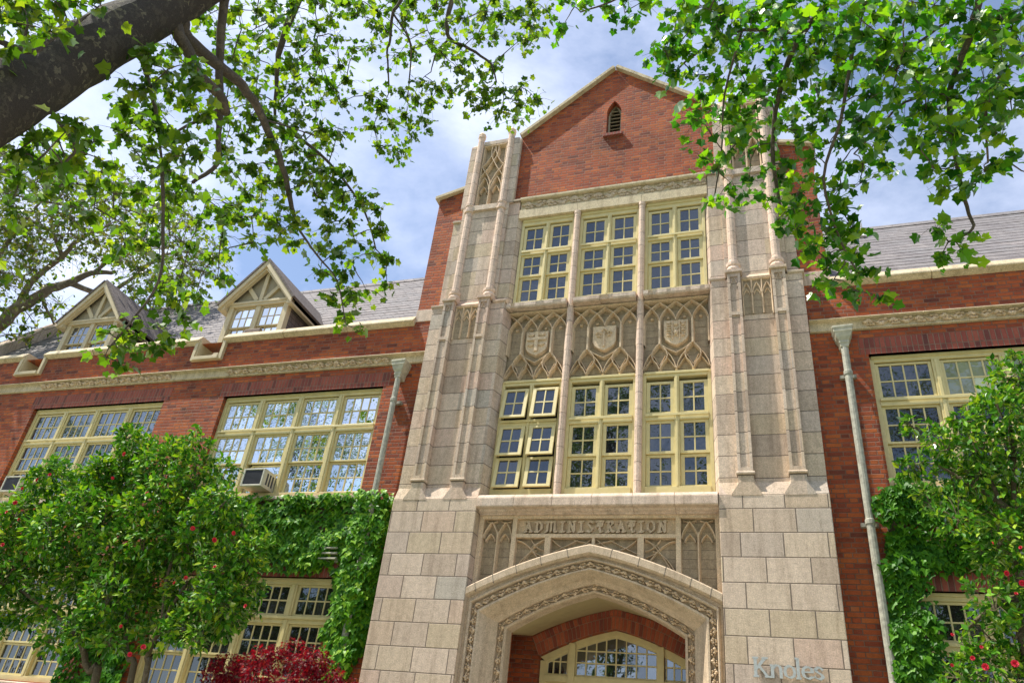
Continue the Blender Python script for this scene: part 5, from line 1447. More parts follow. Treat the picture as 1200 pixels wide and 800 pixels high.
CLUST_R = [(1.19,-6.17,8.17,0.17,17), (1.35,-6.02,8.36,0.16,21), (1.53,-5.89,8.30,0.19,15), (0.89,-5.92,8.32,0.18,21), (0.95,-6.08,8.51,0.15,17), (1.70,-5.94,8.42,0.21,18), (1.53,-6.06,8.33,0.15,13), (2.58,-5.28,7.26,0.19,35), (2.54,-5.80,7.58,0.23,29), (2.25,-5.34,7.67,0.20,29), (2.82,-5.49,7.77,0.24,32), (2.16,-5.68,7.54,0.20,20), (2.93,-5.88,7.10,0.19,22), (2.12,-5.95,7.53,0.22,30), (3.11,-6.21,7.41,0.21,17), (3.17,-5.49,7.13,0.18,30), (2.42,-6.44,7.25,0.18,27), (3.04,-6.02,7.00,0.20,35), (2.17,-6.51,7.47,0.19,34), (2.56,-5.76,7.39,0.18,17), (2.32,-5.75,7.41,0.26,18), (2.53,-6.11,7.82,0.26,22), (2.44,-6.32,7.12,0.21,24), (2.90,-5.71,7.06,0.19,28), (3.20,-5.42,7.44,0.20,20), (2.48,-5.49,7.30,0.18,36), (1.98,-6.00,7.23,0.18,31), (3.16,-6.21,7.09,0.22,37), (2.90,-6.20,7.14,0.21,17), (2.95,-5.77,7.97,0.21,36), (2.83,-5.88,8.11,0.18,32), (2.54,-6.15,7.49,0.20,19), (2.80,-5.07,7.42,0.22,21), (2.15,-5.90,7.93,0.22,34), (2.71,-5.84,8.02,0.24,36), (3.00,-5.10,7.42,0.20,26), (2.71,-5.88,6.85,0.20,18), (2.18,-5.27,7.50,0.23,18), (2.65,-5.82,7.75,0.18,24), (3.06,-5.83,7.48,0.18,31), (2.08,-6.31,7.56,0.22,17), (2.30,-6.47,7.39,0.24,23), (1.94,-6.07,7.45,0.20,35), (2.30,-6.17,7.25,0.19,22), (2.75,-5.78,7.18,0.25,22), (2.02,-6.12,7.58,0.18,22), (2.81,-6.06,7.47,0.21,17), (2.35,-5.35,7.29,0.21,20), (3.01,-6.06,7.78,0.18,34), (3.15,-6.02,7.11,0.22,35), (3.02,-6.22,7.23,0.26,19), (2.60,-5.53,7.43,0.23,36), (3.49,-6.06,6.48,0.18,31), (3.45,-5.91,7.02,0.23,28), (3.36,-6.05,7.25,0.24,27), (3.55,-6.50,6.53,0.17,28), (4.43,-6.23,6.75,0.23,21), (3.49,-6.45,6.40,0.17,31), (4.08,-5.87,7.14,0.19,32), (3.55,-6.37,6.13,0.20,26), (4.03,-6.42,6.79,0.18,28), (4.47,-6.40,6.73,0.24,18), (4.31,-5.81,7.04,0.24,26), (4.32,-6.16,6.21,0.21,20), (3.22,-5.78,6.67,0.25,23), (3.97,-6.08,6.62,0.23,22), (4.15,-6.25,6.03,0.18,17), (3.87,-6.62,6.66,0.19,20), (3.80,-6.22,6.25,0.21,19), (3.64,-6.54,6.33,0.23,15), (4.39,-6.24,6.95,0.22,22), (4.03,-5.98,6.41,0.24,31), (3.85,-5.94,6.81,0.18,32), (3.47,-6.33,6.86,0.16,24), (3.92,-6.15,5.86,0.22,33), (3.60,-6.31,7.09,0.24,27), (3.38,-6.02,6.26,0.23,25), (4.09,-6.09,6.49,0.17,21), (3.79,-5.56,6.67,0.23,15), (3.31,-5.93,7.15,0.19,26), (3.76,-6.38,6.87,0.21,30), (4.27,-6.27,6.71,0.22,33), (3.61,-6.38,6.34,0.19,28), (3.26,-5.67,7.16,0.17,25), (3.17,-6.43,6.89,0.17,24), (3.57,-5.80,6.37,0.24,31), (3.81,-6.18,5.90,0.18,19), (3.43,-5.65,7.05,0.24,21), (4.20,-6.43,6.13,0.18,27), (3.84,-5.95,6.33,0.24,33), (4.27,-5.53,6.69,0.22,30), (4.12,-6.45,6.66,0.24,20), (3.32,-6.72,6.66,0.22,25), (3.22,-6.44,7.14,0.20,18), (4.18,-6.59,6.14,0.17,17), (4.54,-6.04,6.77,0.24,19), (3.53,-6.30,7.29,0.22,18), (4.17,-6.11,6.88,0.25,24), (4.37,-5.69,6.85,0.24,20), (3.74,-5.95,6.06,0.19,26), (3.69,-6.82,6.47,0.18,19), (3.00,-5.64,6.14,0.21,12), (3.10,-5.56,6.75,0.17,18), (3.43,-5.54,6.28,0.20,18), (2.64,-5.38,6.81,0.19,18), (3.26,-4.84,6.25,0.23,9), (2.81,-5.39,6.81,0.24,12), (2.90,-5.27,6.10,0.23,20), (3.22,-5.35,6.03,0.24,14), (2.52,-5.89,6.46,0.16,18), (3.28,-5.42,6.42,0.17,10), (3.27,-5.34,6.24,0.17,11), (2.93,-5.34,6.60,0.19,9), (2.84,-5.19,6.56,0.21,19), (2.93,-5.57,6.75,0.22,19), (2.29,-5.81,6.57,0.19,10), (2.21,-5.55,6.59,0.22,19), (2.40,-5.44,6.37,0.18,9), (3.19,-5.71,6.40,0.23,17), (2.56,-5.15,6.67,0.18,15), (3.47,-5.50,6.54,0.22,10), (2.39,-5.71,6.42,0.17,9), (3.13,-4.86,6.09,0.17,19), (2.67,-5.36,6.23,0.23,14), (2.71,-5.42,6.51,0.20,11), (2.19,-6.08,6.49,0.25,20), (3.05,-5.30,6.08,0.23,9), (2.92,-5.55,6.05,0.23,17), (3.65,-5.21,6.60,0.21,18), (3.33,-5.69,6.48,0.20,11), (3.37,-5.59,6.03,0.24,18), (3.08,-5.70,6.27,0.24,14), (3.11,-5.42,5.76,0.18,22), (3.29,-4.97,5.60,0.17,21), (3.04,-5.07,5.51,0.20,21), (3.13,-5.14,5.63,0.18,12), (3.32,-5.20,5.91,0.21,23), (2.95,-5.37,5.59,0.15,22), (2.88,-5.42,5.79,0.18,18), (3.24,-5.33,6.04,0.15,24), (2.87,-5.57,5.88,0.21,26), (3.34,-5.12,5.69,0.17,21), (3.21,-5.13,5.82,0.15,16), (2.31,-5.40,6.29,0.16,12), (2.40,-5.15,6.29,0.14,11), (2.30,-5.53,6.46,0.11,10), (2.76,-5.14,6.15,0.16,13), (2.74,-5.30,6.25,0.11,9), (3.44,-5.22,5.18,0.11,13), (3.09,-5.27,5.31,0.11,8), (3.39,-5.22,5.45,0.13,13), (3.25,-5.26,5.26,0.14,15), (3.20,-5.40,5.41,0.15,14), (3.09,-5.21,5.63,0.16,8), (4.12,-5.68,6.05,0.17,13), (3.85,-5.77,5.93,0.14,13), (4.18,-5.72,5.88,0.16,23), (4.09,-5.52,5.93,0.17,13), (3.97,-5.76,5.90,0.13,18), (3.94,-5.58,5.90,0.15,17), (4.28,-5.77,5.93,0.18,13), (4.04,-5.32,5.65,0.12,11), (4.03,-5.28,5.48,0.12,14), (3.86,-5.42,5.63,0.13,20), (3.88,-5.30,5.46,0.14,16), (4.19,-6.16,6.15,0.13,12), (4.20,-6.11,5.82,0.17,20), (4.34,-6.03,6.10,0.19,13), (4.12,-6.12,5.94,0.16,14), (4.02,-7.16,8.01,0.23,22), (3.78,-6.81,8.40,0.22,17), (5.12,-7.32,6.89,0.24,18), (4.66,-5.91,7.81,0.30,13), (5.69,-6.38,7.91,0.31,22), (5.06,-5.80,8.04,0.23,12), (1.72,-7.04,8.10,0.31,22), (2.43,-7.55,7.27,0.31,18), (5.78,-6.81,7.99,0.29,18), (5.37,-5.82,5.79,0.30,26), (5.32,-5.36,5.89,0.31,13), (5.23,-4.85,6.60,0.32,25), (3.90,-6.94,6.96,0.32,18), (4.82,-5.76,6.40,0.33,16), (1.99,-7.85,7.34,0.26,12), (4.66,-6.64,7.53,0.31,12), (2.48,-6.87,7.26,0.31,14), (4.84,-6.75,8.42,0.34,17), (5.83,-5.54,5.67,0.33,14), (4.92,-6.32,5.74,0.24,24), (5.27,-5.65,7.76,0.26,23), (1.55,-6.55,8.39,0.29,26), (4.54,-6.49,6.55,0.28,21), (3.43,-6.92,9.04,0.28,25), (2.18,-7.45,8.77,0.33,17), (3.03,-7.31,8.47,0.30,21), (3.96,-6.75,8.07,0.27,18), (3.63,-6.64,7.27,0.32,14), (5.70,-6.35,6.64,0.30,19), (4.84,-6.35,6.03,0.31,16), (5.44,-6.09,6.50,0.24,16), (5.28,-5.95,6.94,0.24,23), (4.38,-7.02,7.44,0.30,16), (2.37,-7.28,8.46,0.25,26), (5.27,-7.58,6.46,0.28,18), (3.30,-6.68,8.42,0.25,21), (3.45,-6.91,7.31,0.24,12), (5.54,-6.88,6.25,0.29,18), (5.59,-6.12,5.92,0.34,12), (5.24,-6.83,6.77,0.28,17), (4.86,-6.73,7.51,0.27,25), (4.08,-7.59,7.26,0.23,18), (2.04,-6.49,8.03,0.24,20), (5.84,-6.73,7.38,0.35,14), (5.20,-6.41,5.67,0.24,21), (5.01,-6.47,7.44,0.27,21), (4.93,-7.17,7.54,0.31,26), (4.53,-6.56,6.06,0.30,21), (5.32,-6.62,5.96,0.25,12), (2.80,-7.25,7.06,0.22,27), (4.21,-7.00,7.11,0.32,21), (4.17,-5.66,8.17,0.28,18), (5.43,-7.03,6.41,0.27,26), (1.54,-7.33,8.51,0.29,16), (5.58,-6.29,7.02,0.35,14), (3.33,-6.00,8.23,0.34,25), (2.83,-7.35,7.72,0.30,17), (2.61,-7.74,7.74,0.35,15), (5.54,-5.97,7.69,0.29,20), (4.13,-7.16,7.56,0.23,26), (5.21,-6.90,7.61,0.30,22), (2.49,-6.93,7.86,0.24,25), (5.48,-6.89,7.02,0.24,21), (2.12,-7.30,7.62,0.24,23), (5.53,-6.49,5.80,0.35,16), (2.85,-6.52,7.69,0.25,27), (4.62,-5.54,5.87,0.31,12), (5.04,-5.85,5.81,0.32,24), (4.79,-7.16,6.60,0.27,13), (5.82,-5.34,6.03,0.35,25), (1.81,-7.87,7.93,0.33,23), (3.43,-7.82,7.13,0.34,15), (5.46,-6.25,5.43,0.24,12), (5.59,-5.87,7.16,0.27,26), (5.35,-7.03,7.84,0.35,22), (3.17,-7.04,7.21,0.33,24), (4.07,-6.70,6.79,0.31,12)]
LIMBS_F = [(0.450, 0.240, [(-31.00,7.00,0.00), (-30.60,7.00,6.00), (-21.17,2.19,9.36), (-20.26,2.67,11.11)]),
 (0.240, 0.060, [(-20.26,2.67,11.11), (-19.42,2.95,12.57), (-19.09,3.01,13.14), (-18.46,3.24,14.01), (-18.13,3.43,14.34), (-17.65,3.70,14.81), (-17.18,4.06,15.12)]),
 (0.120, 0.035, [(-19.09,3.01,13.14), (-18.79,2.79,13.92), (-17.75,2.62,14.71), (-17.04,2.36,15.01), (-16.33,2.60,15.78)]),
 (0.100, 0.030, [(-18.13,3.43,14.34), (-18.26,4.75,14.85), (-17.66,5.01,15.46), (-16.78,5.13,16.54), (-16.05,5.59,16.98)]),
 (0.100, 0.030, [(-20.26,2.67,11.11), (-18.75,1.51,13.04), (-18.01,1.20,14.60), (-17.44,1.09,15.57)]),
 (0.060, 0.020, [(-18.46,3.24,14.01), (-18.65,3.30,13.61), (-18.56,3.74,13.25), (-18.48,4.12,12.91)]),
 (0.070, 0.020, [(-17.75,2.62,14.71), (-17.41,1.60,15.17), (-16.99,1.19,16.10)]),
 (0.070, 0.020, [(-17.65,3.70,14.81), (-16.78,3.75,15.99), (-16.07,3.61,17.03)])]
CLUST_F = [(-16.11,1.19,15.24,0.81,48), (-17.08,2.62,16.39,1.19,36), (-17.48,0.39,14.94,1.17,50), (-16.24,-0.22,15.62,1.03,53), (-18.08,1.98,14.94,1.11,59), (-15.61,1.11,16.41,1.02,32), (-16.50,0.52,16.32,0.92,48), (-17.74,2.59,17.21,1.07,47), (-16.92,6.25,17.02,0.87,70), (-17.24,1.13,15.98,0.94,32), (-17.32,1.26,13.68,1.03,65), (-19.89,-0.24,16.31,0.96,42), (-15.97,1.95,16.47,0.92,69), (-19.70,2.22,17.04,0.92,54), (-16.33,3.42,17.55,0.89,40), (-18.96,0.27,15.69,0.85,58), (-19.79,2.97,14.84,1.03,53), (-17.07,0.82,12.65,1.12,53), (-17.36,3.43,18.03,1.11,40), (-16.23,4.84,16.19,0.81,61), (-14.09,4.21,14.91,1.17,49), (-15.09,2.32,15.19,1.03,66), (-16.47,1.49,14.37,1.12,50), (-18.03,1.02,14.37,1.14,68), (-13.82,4.10,14.28,0.79,57), (-15.77,2.34,16.26,0.88,41), (-17.23,3.08,16.82,0.88,66), (-19.49,1.52,13.54,1.19,63), (-19.59,0.03,15.50,1.00,34), (-14.53,2.75,14.47,0.80,39), (-15.32,3.17,15.55,0.95,68), (-17.24,1.10,15.06,1.05,43), (-18.22,-0.44,15.78,1.00,37), (-15.17,1.28,16.26,1.00,40), (-16.02,3.50,16.55,0.84,42), (-19.09,0.32,14.42,0.81,51), (-16.14,1.28,16.28,1.00,58), (-17.41,-1.46,15.07,1.08,35), (-15.40,2.59,14.98,0.92,55), (-19.36,0.71,14.77,0.92,70), (-17.11,6.13,16.28,0.87,69), (-19.15,1.41,15.29,0.84,43), (-14.90,2.34,15.91,1.05,49), (-18.50,4.13,16.88,0.89,36), (-17.26,4.46,15.82,0.98,59), (-17.36,-0.76,14.07,0.86,38), (-17.81,2.09,13.77,1.16,55), (-18.57,2.18,16.33,0.84,65), (-18.75,1.56,17.33,1.14,43), (-17.43,3.43,15.21,0.80,47), (-15.95,1.33,14.70,0.99,44), (-21.27,1.78,14.31,1.08,53), (-19.45,1.38,16.71,0.99,43), (-19.43,3.52,15.73,1.03,36), (-16.73,4.07,17.87,1.03,67), (-19.74,1.13,15.95,1.03,43), (-19.96,1.78,15.03,0.91,44), (-14.02,4.18,15.52,0.92,50), (-19.06,0.35,17.26,0.77,53), (-15.92,5.40,17.57,0.88,44), (-16.84,3.07,16.08,1.07,69), (-16.89,1.47,16.37,0.85,40), (-13.71,4.42,14.89,0.89,56), (-16.98,0.43,16.60,0.79,46), (-16.61,3.24,14.85,0.77,51), (-17.56,1.20,14.35,0.77,38), (-16.96,-0.13,15.89,1.10,62), (-19.90,0.89,17.22,1.10,62), (-13.73,3.46,14.95,0.87,44), (-19.66,1.88,13.82,1.05,68), (-17.06,0.42,12.87,1.01,69), (-17.22,5.24,16.06,1.02,49), (-19.89,1.48,14.15,0.93,67), (-16.47,1.08,15.55,1.14,34), (-16.46,1.80,14.67,1.12,56), (-14.50,2.86,16.22,0.95,43), (-17.86,1.11,15.24,1.04,31), (-17.60,-1.04,15.55,1.05,41), (-16.19,2.29,14.80,0.81,58), (-17.25,5.87,16.65,1.02,66), (-19.26,3.81,16.08,1.06,54), (-14.47,3.78,16.62,0.80,65), (-19.53,0.77,15.57,0.76,66), (-15.90,3.43,15.42,0.77,31), (-17.69,1.97,14.45,1.13,41), (-16.92,1.50,14.97,0.85,64), (-21.13,1.54,15.29,0.84,32), (-15.96,0.56,16.17,0.85,66), (-18.86,0.65,13.68,1.17,48), (-15.69,4.01,16.42,1.16,37), (-19.53,2.91,15.09,1.01,68), (-18.97,0.78,15.00,0.83,49), (-17.95,3.10,16.56,0.83,57), (-19.02,0.89,14.66,1.02,47), (-19.05,0.54,16.06,1.02,46), (-21.08,2.24,13.97,1.17,68), (-19.48,1.04,13.64,1.06,54), (-16.42,2.30,14.46,1.16,36), (-16.89,0.67,15.48,1.18,31), (-17.13,4.00,15.52,1.14,55), (-15.37,4.48,16.43,0.88,68), (-20.06,2.47,15.43,1.17,40), (-16.15,1.03,16.46,1.08,45), (-15.72,5.96,17.62,0.99,45), (-18.07,0.35,15.93,1.08,56), (-15.98,1.86,15.96,1.04,60), (-16.58,4.82,16.08,0.80,70), (-17.46,-0.46,12.80,1.15,34), (-18.48,-0.08,13.66,0.97,50), (-20.08,1.71,16.26,1.05,48), (-20.18,1.32,14.93,1.08,55), (-19.57,1.41,17.36,1.03,59), (-18.10,0.49,13.48,0.81,31), (-16.20,4.71,17.52,0.94,55), (-15.70,2.78,14.82,0.85,66), (-19.01,0.11,14.67,1.18,44), (-18.56,-0.17,16.63,1.06,40), (-14.90,3.70,16.93,1.14,70), (-18.77,-0.25,15.79,1.01,69), (-15.90,4.55,16.39,1.07,56), (-15.47,1.80,16.53,0.95,58), (-17.50,-1.13,14.52,1.09,39), (-19.31,1.82,14.64,0.99,44), (-18.78,0.30,14.76,0.94,60), (-16.77,-0.32,14.64,1.07,42), (-18.00,0.09,16.33,0.93,35), (-18.56,1.18,15.34,0.99,47), (-16.08,4.11,17.05,1.16,67), (-16.44,0.09,15.12,0.80,52), (-18.31,2.72,14.64,0.79,60), (-18.86,-0.16,14.25,1.12,64), (-16.51,1.82,15.58,1.00,56), (-14.77,2.01,16.44,1.14,64), (-18.05,3.04,16.19,1.17,32), (-17.33,0.89,14.47,0.95,66), (-15.91,2.59,16.06,0.85,50), (-14.85,3.17,15.29,0.95,42), (-19.90,2.85,14.46,1.11,38), (-17.98,-0.65,14.85,0.85,68), (-17.09,0.95,16.38,1.03,36), (-16.97,-0.78,14.91,1.16,69), (-14.26,3.54,14.98,1.10,46), (-20.30,2.54,14.78,0.84,32), (-16.96,0.90,14.48,0.78,67), (-17.45,-1.05,13.78,1.00,44), (-16.06,1.07,14.83,1.16,54), (-17.61,2.57,17.70,0.99,36), (-14.23,4.95,16.03,0.91,57), (-15.24,4.90,15.32,1.04,56), (-17.54,5.97,16.29,1.06,47), (-18.11,0.38,12.31,0.80,56), (-16.11,0.84,14.03,0.82,53), (-21.34,1.64,14.67,0.98,58), (-18.65,-1.08,15.64,1.15,41), (-18.19,1.91,17.18,1.17,31), (-15.48,3.47,14.56,0.95,55), (-17.80,0.49,14.12,0.98,48), (-14.01,3.32,15.79,0.85,40), (-18.51,-0.67,15.75,0.88,42), (-16.03,3.68,17.72,1.14,54), (-17.45,1.39,14.12,0.79,55), (-16.10,6.28,17.02,0.96,36), (-17.45,1.93,12.77,0.74,43), (-17.87,1.48,12.87,0.92,38), (-18.64,1.36,11.91,0.80,45), (-18.04,2.01,13.50,0.90,32), (-18.79,1.63,11.21,0.92,31), (-18.62,3.11,12.54,0.70,41), (-18.99,2.38,11.63,0.69,42), (-18.29,3.12,13.47,0.79,30), (-18.52,1.87,11.05,0.68,37), (-18.71,1.15,12.73,0.76,30), (-18.56,2.32,12.58,0.68,36), (-19.59,4.30,13.08,0.80,29), (-19.71,2.37,12.51,0.89,32), (-19.07,2.57,12.06,0.79,26), (-20.18,2.57,13.24,0.68,44), (-19.66,2.49,13.39,0.60,45), (-17.79,2.28,11.60,0.62,28), (-17.73,2.77,11.78,0.77,30), (-18.63,3.75,13.38,0.78,37), (-19.32,1.96,13.54,0.64,21), (-18.81,1.17,12.30,0.68,21), (-19.10,3.35,14.30,0.63,20), (-19.64,3.41,13.58,0.93,42), (-19.07,4.16,14.09,0.82,24), (-17.03,3.12,12.37,0.91,21), (-19.15,1.47,11.66,0.86,32), (-19.05,2.93,11.82,0.63,44), (-18.59,3.24,13.18,0.79,32), (-19.32,2.90,12.58,0.65,20), (-19.47,1.96,13.20,0.73,27), (-18.72,1.68,11.55,0.89,22), (-20.06,1.43,13.13,0.78,35), (-16.99,4.74,14.94,0.70,56), (-17.02,5.36,15.67,0.77,44), (-15.39,4.84,14.76,0.71,40), (-16.55,5.93,15.18,0.56,57), (-16.19,4.78,14.34,0.62,47), (-16.04,4.96,14.71,0.79,43), (-16.77,4.97,14.97,0.75,56), (-16.71,5.57,15.83,0.61,68), (-15.71,5.30,15.42,0.62,60), (-16.63,5.75,14.82,0.64,42), (-16.88,4.69,15.48,0.64,39), (-17.41,5.32,14.96,0.65,64), (-16.58,5.37,14.42,0.57,52)]
BLOB_L = [(-7.90,-1.85,3.69,0.34), (-6.17,-2.17,4.07,0.39), (-5.83,-2.40,3.42,0.32), (-4.58,-2.40,4.68,0.29), (-5.92,-1.81,3.42,0.32), (-5.30,-2.14,5.22,0.30), (-5.67,-2.26,4.87,0.34), (-8.77,-2.24,4.01,0.30), (-8.50,-1.80,4.70,0.44), (-8.23,-2.32,3.54,0.31), (-5.01,-2.09,4.22,0.31), (-4.31,-2.34,3.88,0.25), (-4.97,-2.01,3.66,0.29), (-6.44,-2.35,4.41,0.32), (-6.02,-1.88,3.82,0.32), (-6.87,-1.87,4.94,0.38), (-4.58,-1.96,4.33,0.28), (-8.66,-2.17,4.35,0.37), (-5.65,-2.28,4.20,0.34), (-7.82,-1.84,4.16,0.35), (-7.06,-1.98,3.51,0.36), (-8.15,-1.89,5.08,0.46), (-7.24,-2.00,4.35,0.37), (-7.00,-2.02,3.89,0.30), (-5.32,-2.08,4.87,0.29), (-4.43,-2.17,3.44,0.27), (-8.14,-2.06,4.09,0.36), (-7.01,-1.84,5.40,0.39), (-5.61,-1.81,3.73,0.27), (-6.05,-1.97,5.39,0.42), (-7.21,-2.42,4.32,0.39), (-7.24,-2.05,5.16,0.38), (-5.91,-2.21,4.58,0.33), (-6.85,-2.42,4.69,0.27), (-5.49,-1.95,4.11,0.26), (-4.80,-2.34,4.47,0.26), (-4.03,-2.26,3.52,0.30), (-7.93,-2.28,3.70,0.34), (-5.47,-2.10,4.39,0.37), (-5.27,-1.76,3.42,0.29), (-6.73,-1.79,5.58,0.35), (-6.63,-1.85,3.88,0.40), (-8.04,-2.37,5.13,0.16), (-7.77,-2.33,5.28,0.21), (-7.07,-1.82,5.91,0.24), (-6.85,-2.17,5.89,0.13), (-5.42,-2.27,5.64,0.22), (-6.08,-1.89,5.65,0.21), (-7.17,-2.11,5.35,0.21), (-8.08,-2.44,4.59,0.18), (-5.22,-1.81,5.43,0.20), (-4.35,-2.06,4.58,0.21), (-3.88,-2.33,4.03,0.20), (-4.06,-1.91,3.71,0.18), (-4.33,-1.78,3.46,0.20), (-4.08,-2.44,3.46,0.23), (-4.08,-2.15,3.97,0.22), (-4.15,-2.09,3.18,0.15), (-4.70,-1.76,3.23,0.18), (-4.70,-2.30,3.12,0.17), (-6.11,-2.38,3.04,0.22), (-6.57,-2.37,2.92,0.20), (-5.61,-2.32,2.92,0.17), (-5.20,-2.04,3.00,0.18), (-7.85,-2.26,3.06,0.24), (-4.22,-2.42,2.96,0.14), (-3.80,-2.34,4.14,0.15), (-4.58,-2.29,3.12,0.15), (-5.88,-2.26,3.08,0.18), (-7.63,-1.98,3.25,0.19), (-8.33,-2.33,4.47,0.15)]
BLOB_R = [(5.37,-1.54,6.01,0.23), (5.34,-1.47,4.99,0.20), (4.96,-1.68,4.92,0.26), (4.77,-1.41,5.20,0.26), (4.35,-1.58,3.22,0.24), (4.58,-1.49,3.18,0.24), (4.63,-1.78,4.41,0.22), (4.46,-1.56,3.60,0.19), (4.79,-1.26,4.29,0.21), (4.33,-1.92,4.67,0.20), (5.25,-1.67,5.65,0.23), (4.46,-1.42,5.17,0.26), (5.02,-1.37,3.61,0.18), (4.72,-1.84,5.48,0.21), (4.99,-1.80,5.89,0.28), (4.60,-1.45,5.46,0.22), (4.82,-1.32,4.93,0.21), (5.13,-1.27,5.36,0.23), (4.87,-1.69,4.46,0.26), (4.99,-1.76,3.76,0.17), (5.10,-1.90,4.44,0.20), (5.25,-1.59,6.29,0.25), (4.96,-1.84,5.46,0.27), (5.08,-1.32,4.27,0.19), (4.82,-1.49,3.33,0.23), (5.29,-1.87,5.34,0.26), (4.64,-1.65,3.55,0.17), (4.43,-1.66,5.60,0.24), (5.58,-1.60,6.49,0.21), (4.79,-1.59,3.88,0.21), (4.49,-1.88,3.81,0.23), (4.84,-1.62,5.94,0.14), (4.59,-1.86,5.76,0.11), (4.44,-1.25,5.81,0.14), (4.10,-1.61,5.34,0.11), (5.11,-1.27,6.37,0.16), (5.24,-1.47,6.50,0.14), (5.26,-1.92,6.40,0.10), (4.18,-1.50,4.99,0.15), (4.61,-1.65,5.17,0.17), (4.25,-1.64,3.32,0.10), (4.10,-1.64,3.16,0.12), (4.09,-1.82,5.74,0.09), (3.98,-1.62,5.29,0.08), (4.54,-1.77,4.29,0.12)]
BLOB_M = [(-4.01,-2.18,2.59,0.14), (-2.32,-2.41,2.64,0.17), (-3.49,-2.34,2.68,0.15), (-2.73,-2.35,2.23,0.14), (-3.30,-2.56,2.28,0.15), (-2.60,-2.66,2.36,0.13), (-3.03,-2.69,2.57,0.19), (-3.10,-2.24,2.78,0.20), (-2.69,-2.43,2.74,0.17), (-3.00,-2.22,2.27,0.13), (-2.37,-2.51,2.46,0.18), (-2.37,-2.64,2.26,0.16), (-3.22,-2.30,2.31,0.17), (-3.06,-2.49,2.45,0.13), (-3.02,-2.71,2.78,0.13), (-2.17,-2.59,2.30,0.15), (-2.62,-2.70,2.51,0.12), (-3.44,-2.63,2.23,0.16), (-3.62,-2.18,2.50,0.13), (-2.52,-2.55,2.51,0.18), (-2.44,-2.58,2.78,0.18), (-3.83,-2.17,2.68,0.21), (-3.86,-2.11,2.46,0.17), (-2.91,-2.29,2.93,0.14), (-3.03,-2.50,2.83,0.12), (-2.41,-2.55,2.78,0.11), (-3.43,-2.38,2.74,0.12), (-3.80,-2.28,2.64,0.11), (-2.16,-2.57,2.64,0.08)]
BLOB_M2 = [(-2.39,-1.73,2.70,0.07), (-2.26,-2.08,2.59,0.08), (-2.02,-2.21,2.59,0.08), (-2.27,-1.59,2.65,0.06), (-1.85,-2.19,2.53,0.06), (-2.03,-2.24,2.48,0.09)]
FLOWERS_L = [(-7.78,-2.75,4.84), (-7.56,-2.75,4.96), (-7.37,-2.75,5.04), (-7.79,-2.75,4.62), (-7.87,-2.75,4.48), (-7.57,-2.75,4.37), (-7.66,-2.75,4.01), (-6.13,-2.75,5.32), (-6.17,-2.75,4.96), (-5.47,-2.75,4.73), (-4.52,-2.75,4.24), (-4.13,-2.75,4.09), (-3.87,-2.75,4.18), (-4.38,-2.75,3.62), (-4.52,-2.75,3.55), (-4.00,-2.75,3.76), (-3.40,-2.75,3.31), (-5.11,-2.75,3.02), (-4.67,-2.75,2.80), (-4.83,-2.75,2.71)]
FLOWERS_R = [(4.53,-2.15,4.29), (4.76,-2.15,4.25), (4.59,-2.15,4.00), (4.70,-2.15,3.91), (4.63,-2.15,3.81), (4.03,-2.15,3.42), (4.25,-2.15,3.32), (3.98,-2.15,3.15), (4.25,-2.15,3.15), (4.49,-2.15,3.19), (4.16,-2.15,3.22)]
STEMS_L = [(0.060, 0.020, [(-5.33,-2.10,0.00), (-5.83,-2.10,2.44), (-6.02,-2.10,2.58), (-6.43,-2.10,2.98), (-7.05,-2.10,3.30), (-7.85,-2.10,3.57)]),
 (0.050, 0.020, [(-5.19,-2.10,0.00), (-5.30,-2.10,2.47), (-5.46,-2.10,2.76), (-5.63,-2.10,3.07), (-5.91,-2.10,3.73)]),
 (0.045, 0.020, [(-5.13,-2.10,0.00), (-5.09,-2.10,2.48), (-5.17,-2.10,2.78), (-5.10,-2.10,3.20), (-4.91,-2.10,3.75)]),
 (0.030, 0.012, [(-5.60,-2.10,3.07), (-6.30,-2.10,3.61), (-6.96,-2.10,4.32), (-7.83,-2.10,4.71)]),
 (0.030, 0.012, [(-5.10,-2.10,3.20), (-5.29,-2.10,3.97), (-5.27,-2.10,4.82), (-5.45,-2.10,5.47)])]
STEMS_R = [(0.060, 0.020, [(4.76,-1.60,0.00), (4.72,-1.60,3.28), (4.79,-1.60,3.92), (4.94,-1.60,4.80), (5.10,-1.60,5.78)]),
 (0.030, 0.012, [(4.79,-1.60,3.92), (4.42,-1.60,3.74), (4.19,-1.60,3.49)]),
 (0.030, 0.012, [(4.94,-1.60,4.80), (4.60,-1.60,5.09), (4.31,-1.60,5.34)]),
 (0.030, 0.012, [(4.90,-1.60,4.43), (4.78,-1.60,5.18), (4.65,-1.60,5.80)])]
STEMS_M = [(0.035, 0.012, [(-2.90,-2.40,0.00), (-2.82,-2.40,2.30), (-2.84,-2.40,2.56), (-2.81,-2.40,2.84)]),
 (0.020, 0.008, [(-2.83,-2.40,2.39), (-3.24,-2.40,2.54), (-3.62,-2.40,2.61)]),
 (0.020, 0.008, [(-2.83,-2.40,2.39), (-2.52,-2.40,2.58), (-2.39,-2.40,2.72)])]

# ------------------------------------------------------------------ foliage
RND = random.Random(5)
def rdir(r=RND):
    z = r.uniform(-1, 1)
    a = r.uniform(0, 2 * PI)
    q = math.sqrt(1 - z * z)
    return Vector((q * math.cos(a), q * math.sin(a), z))

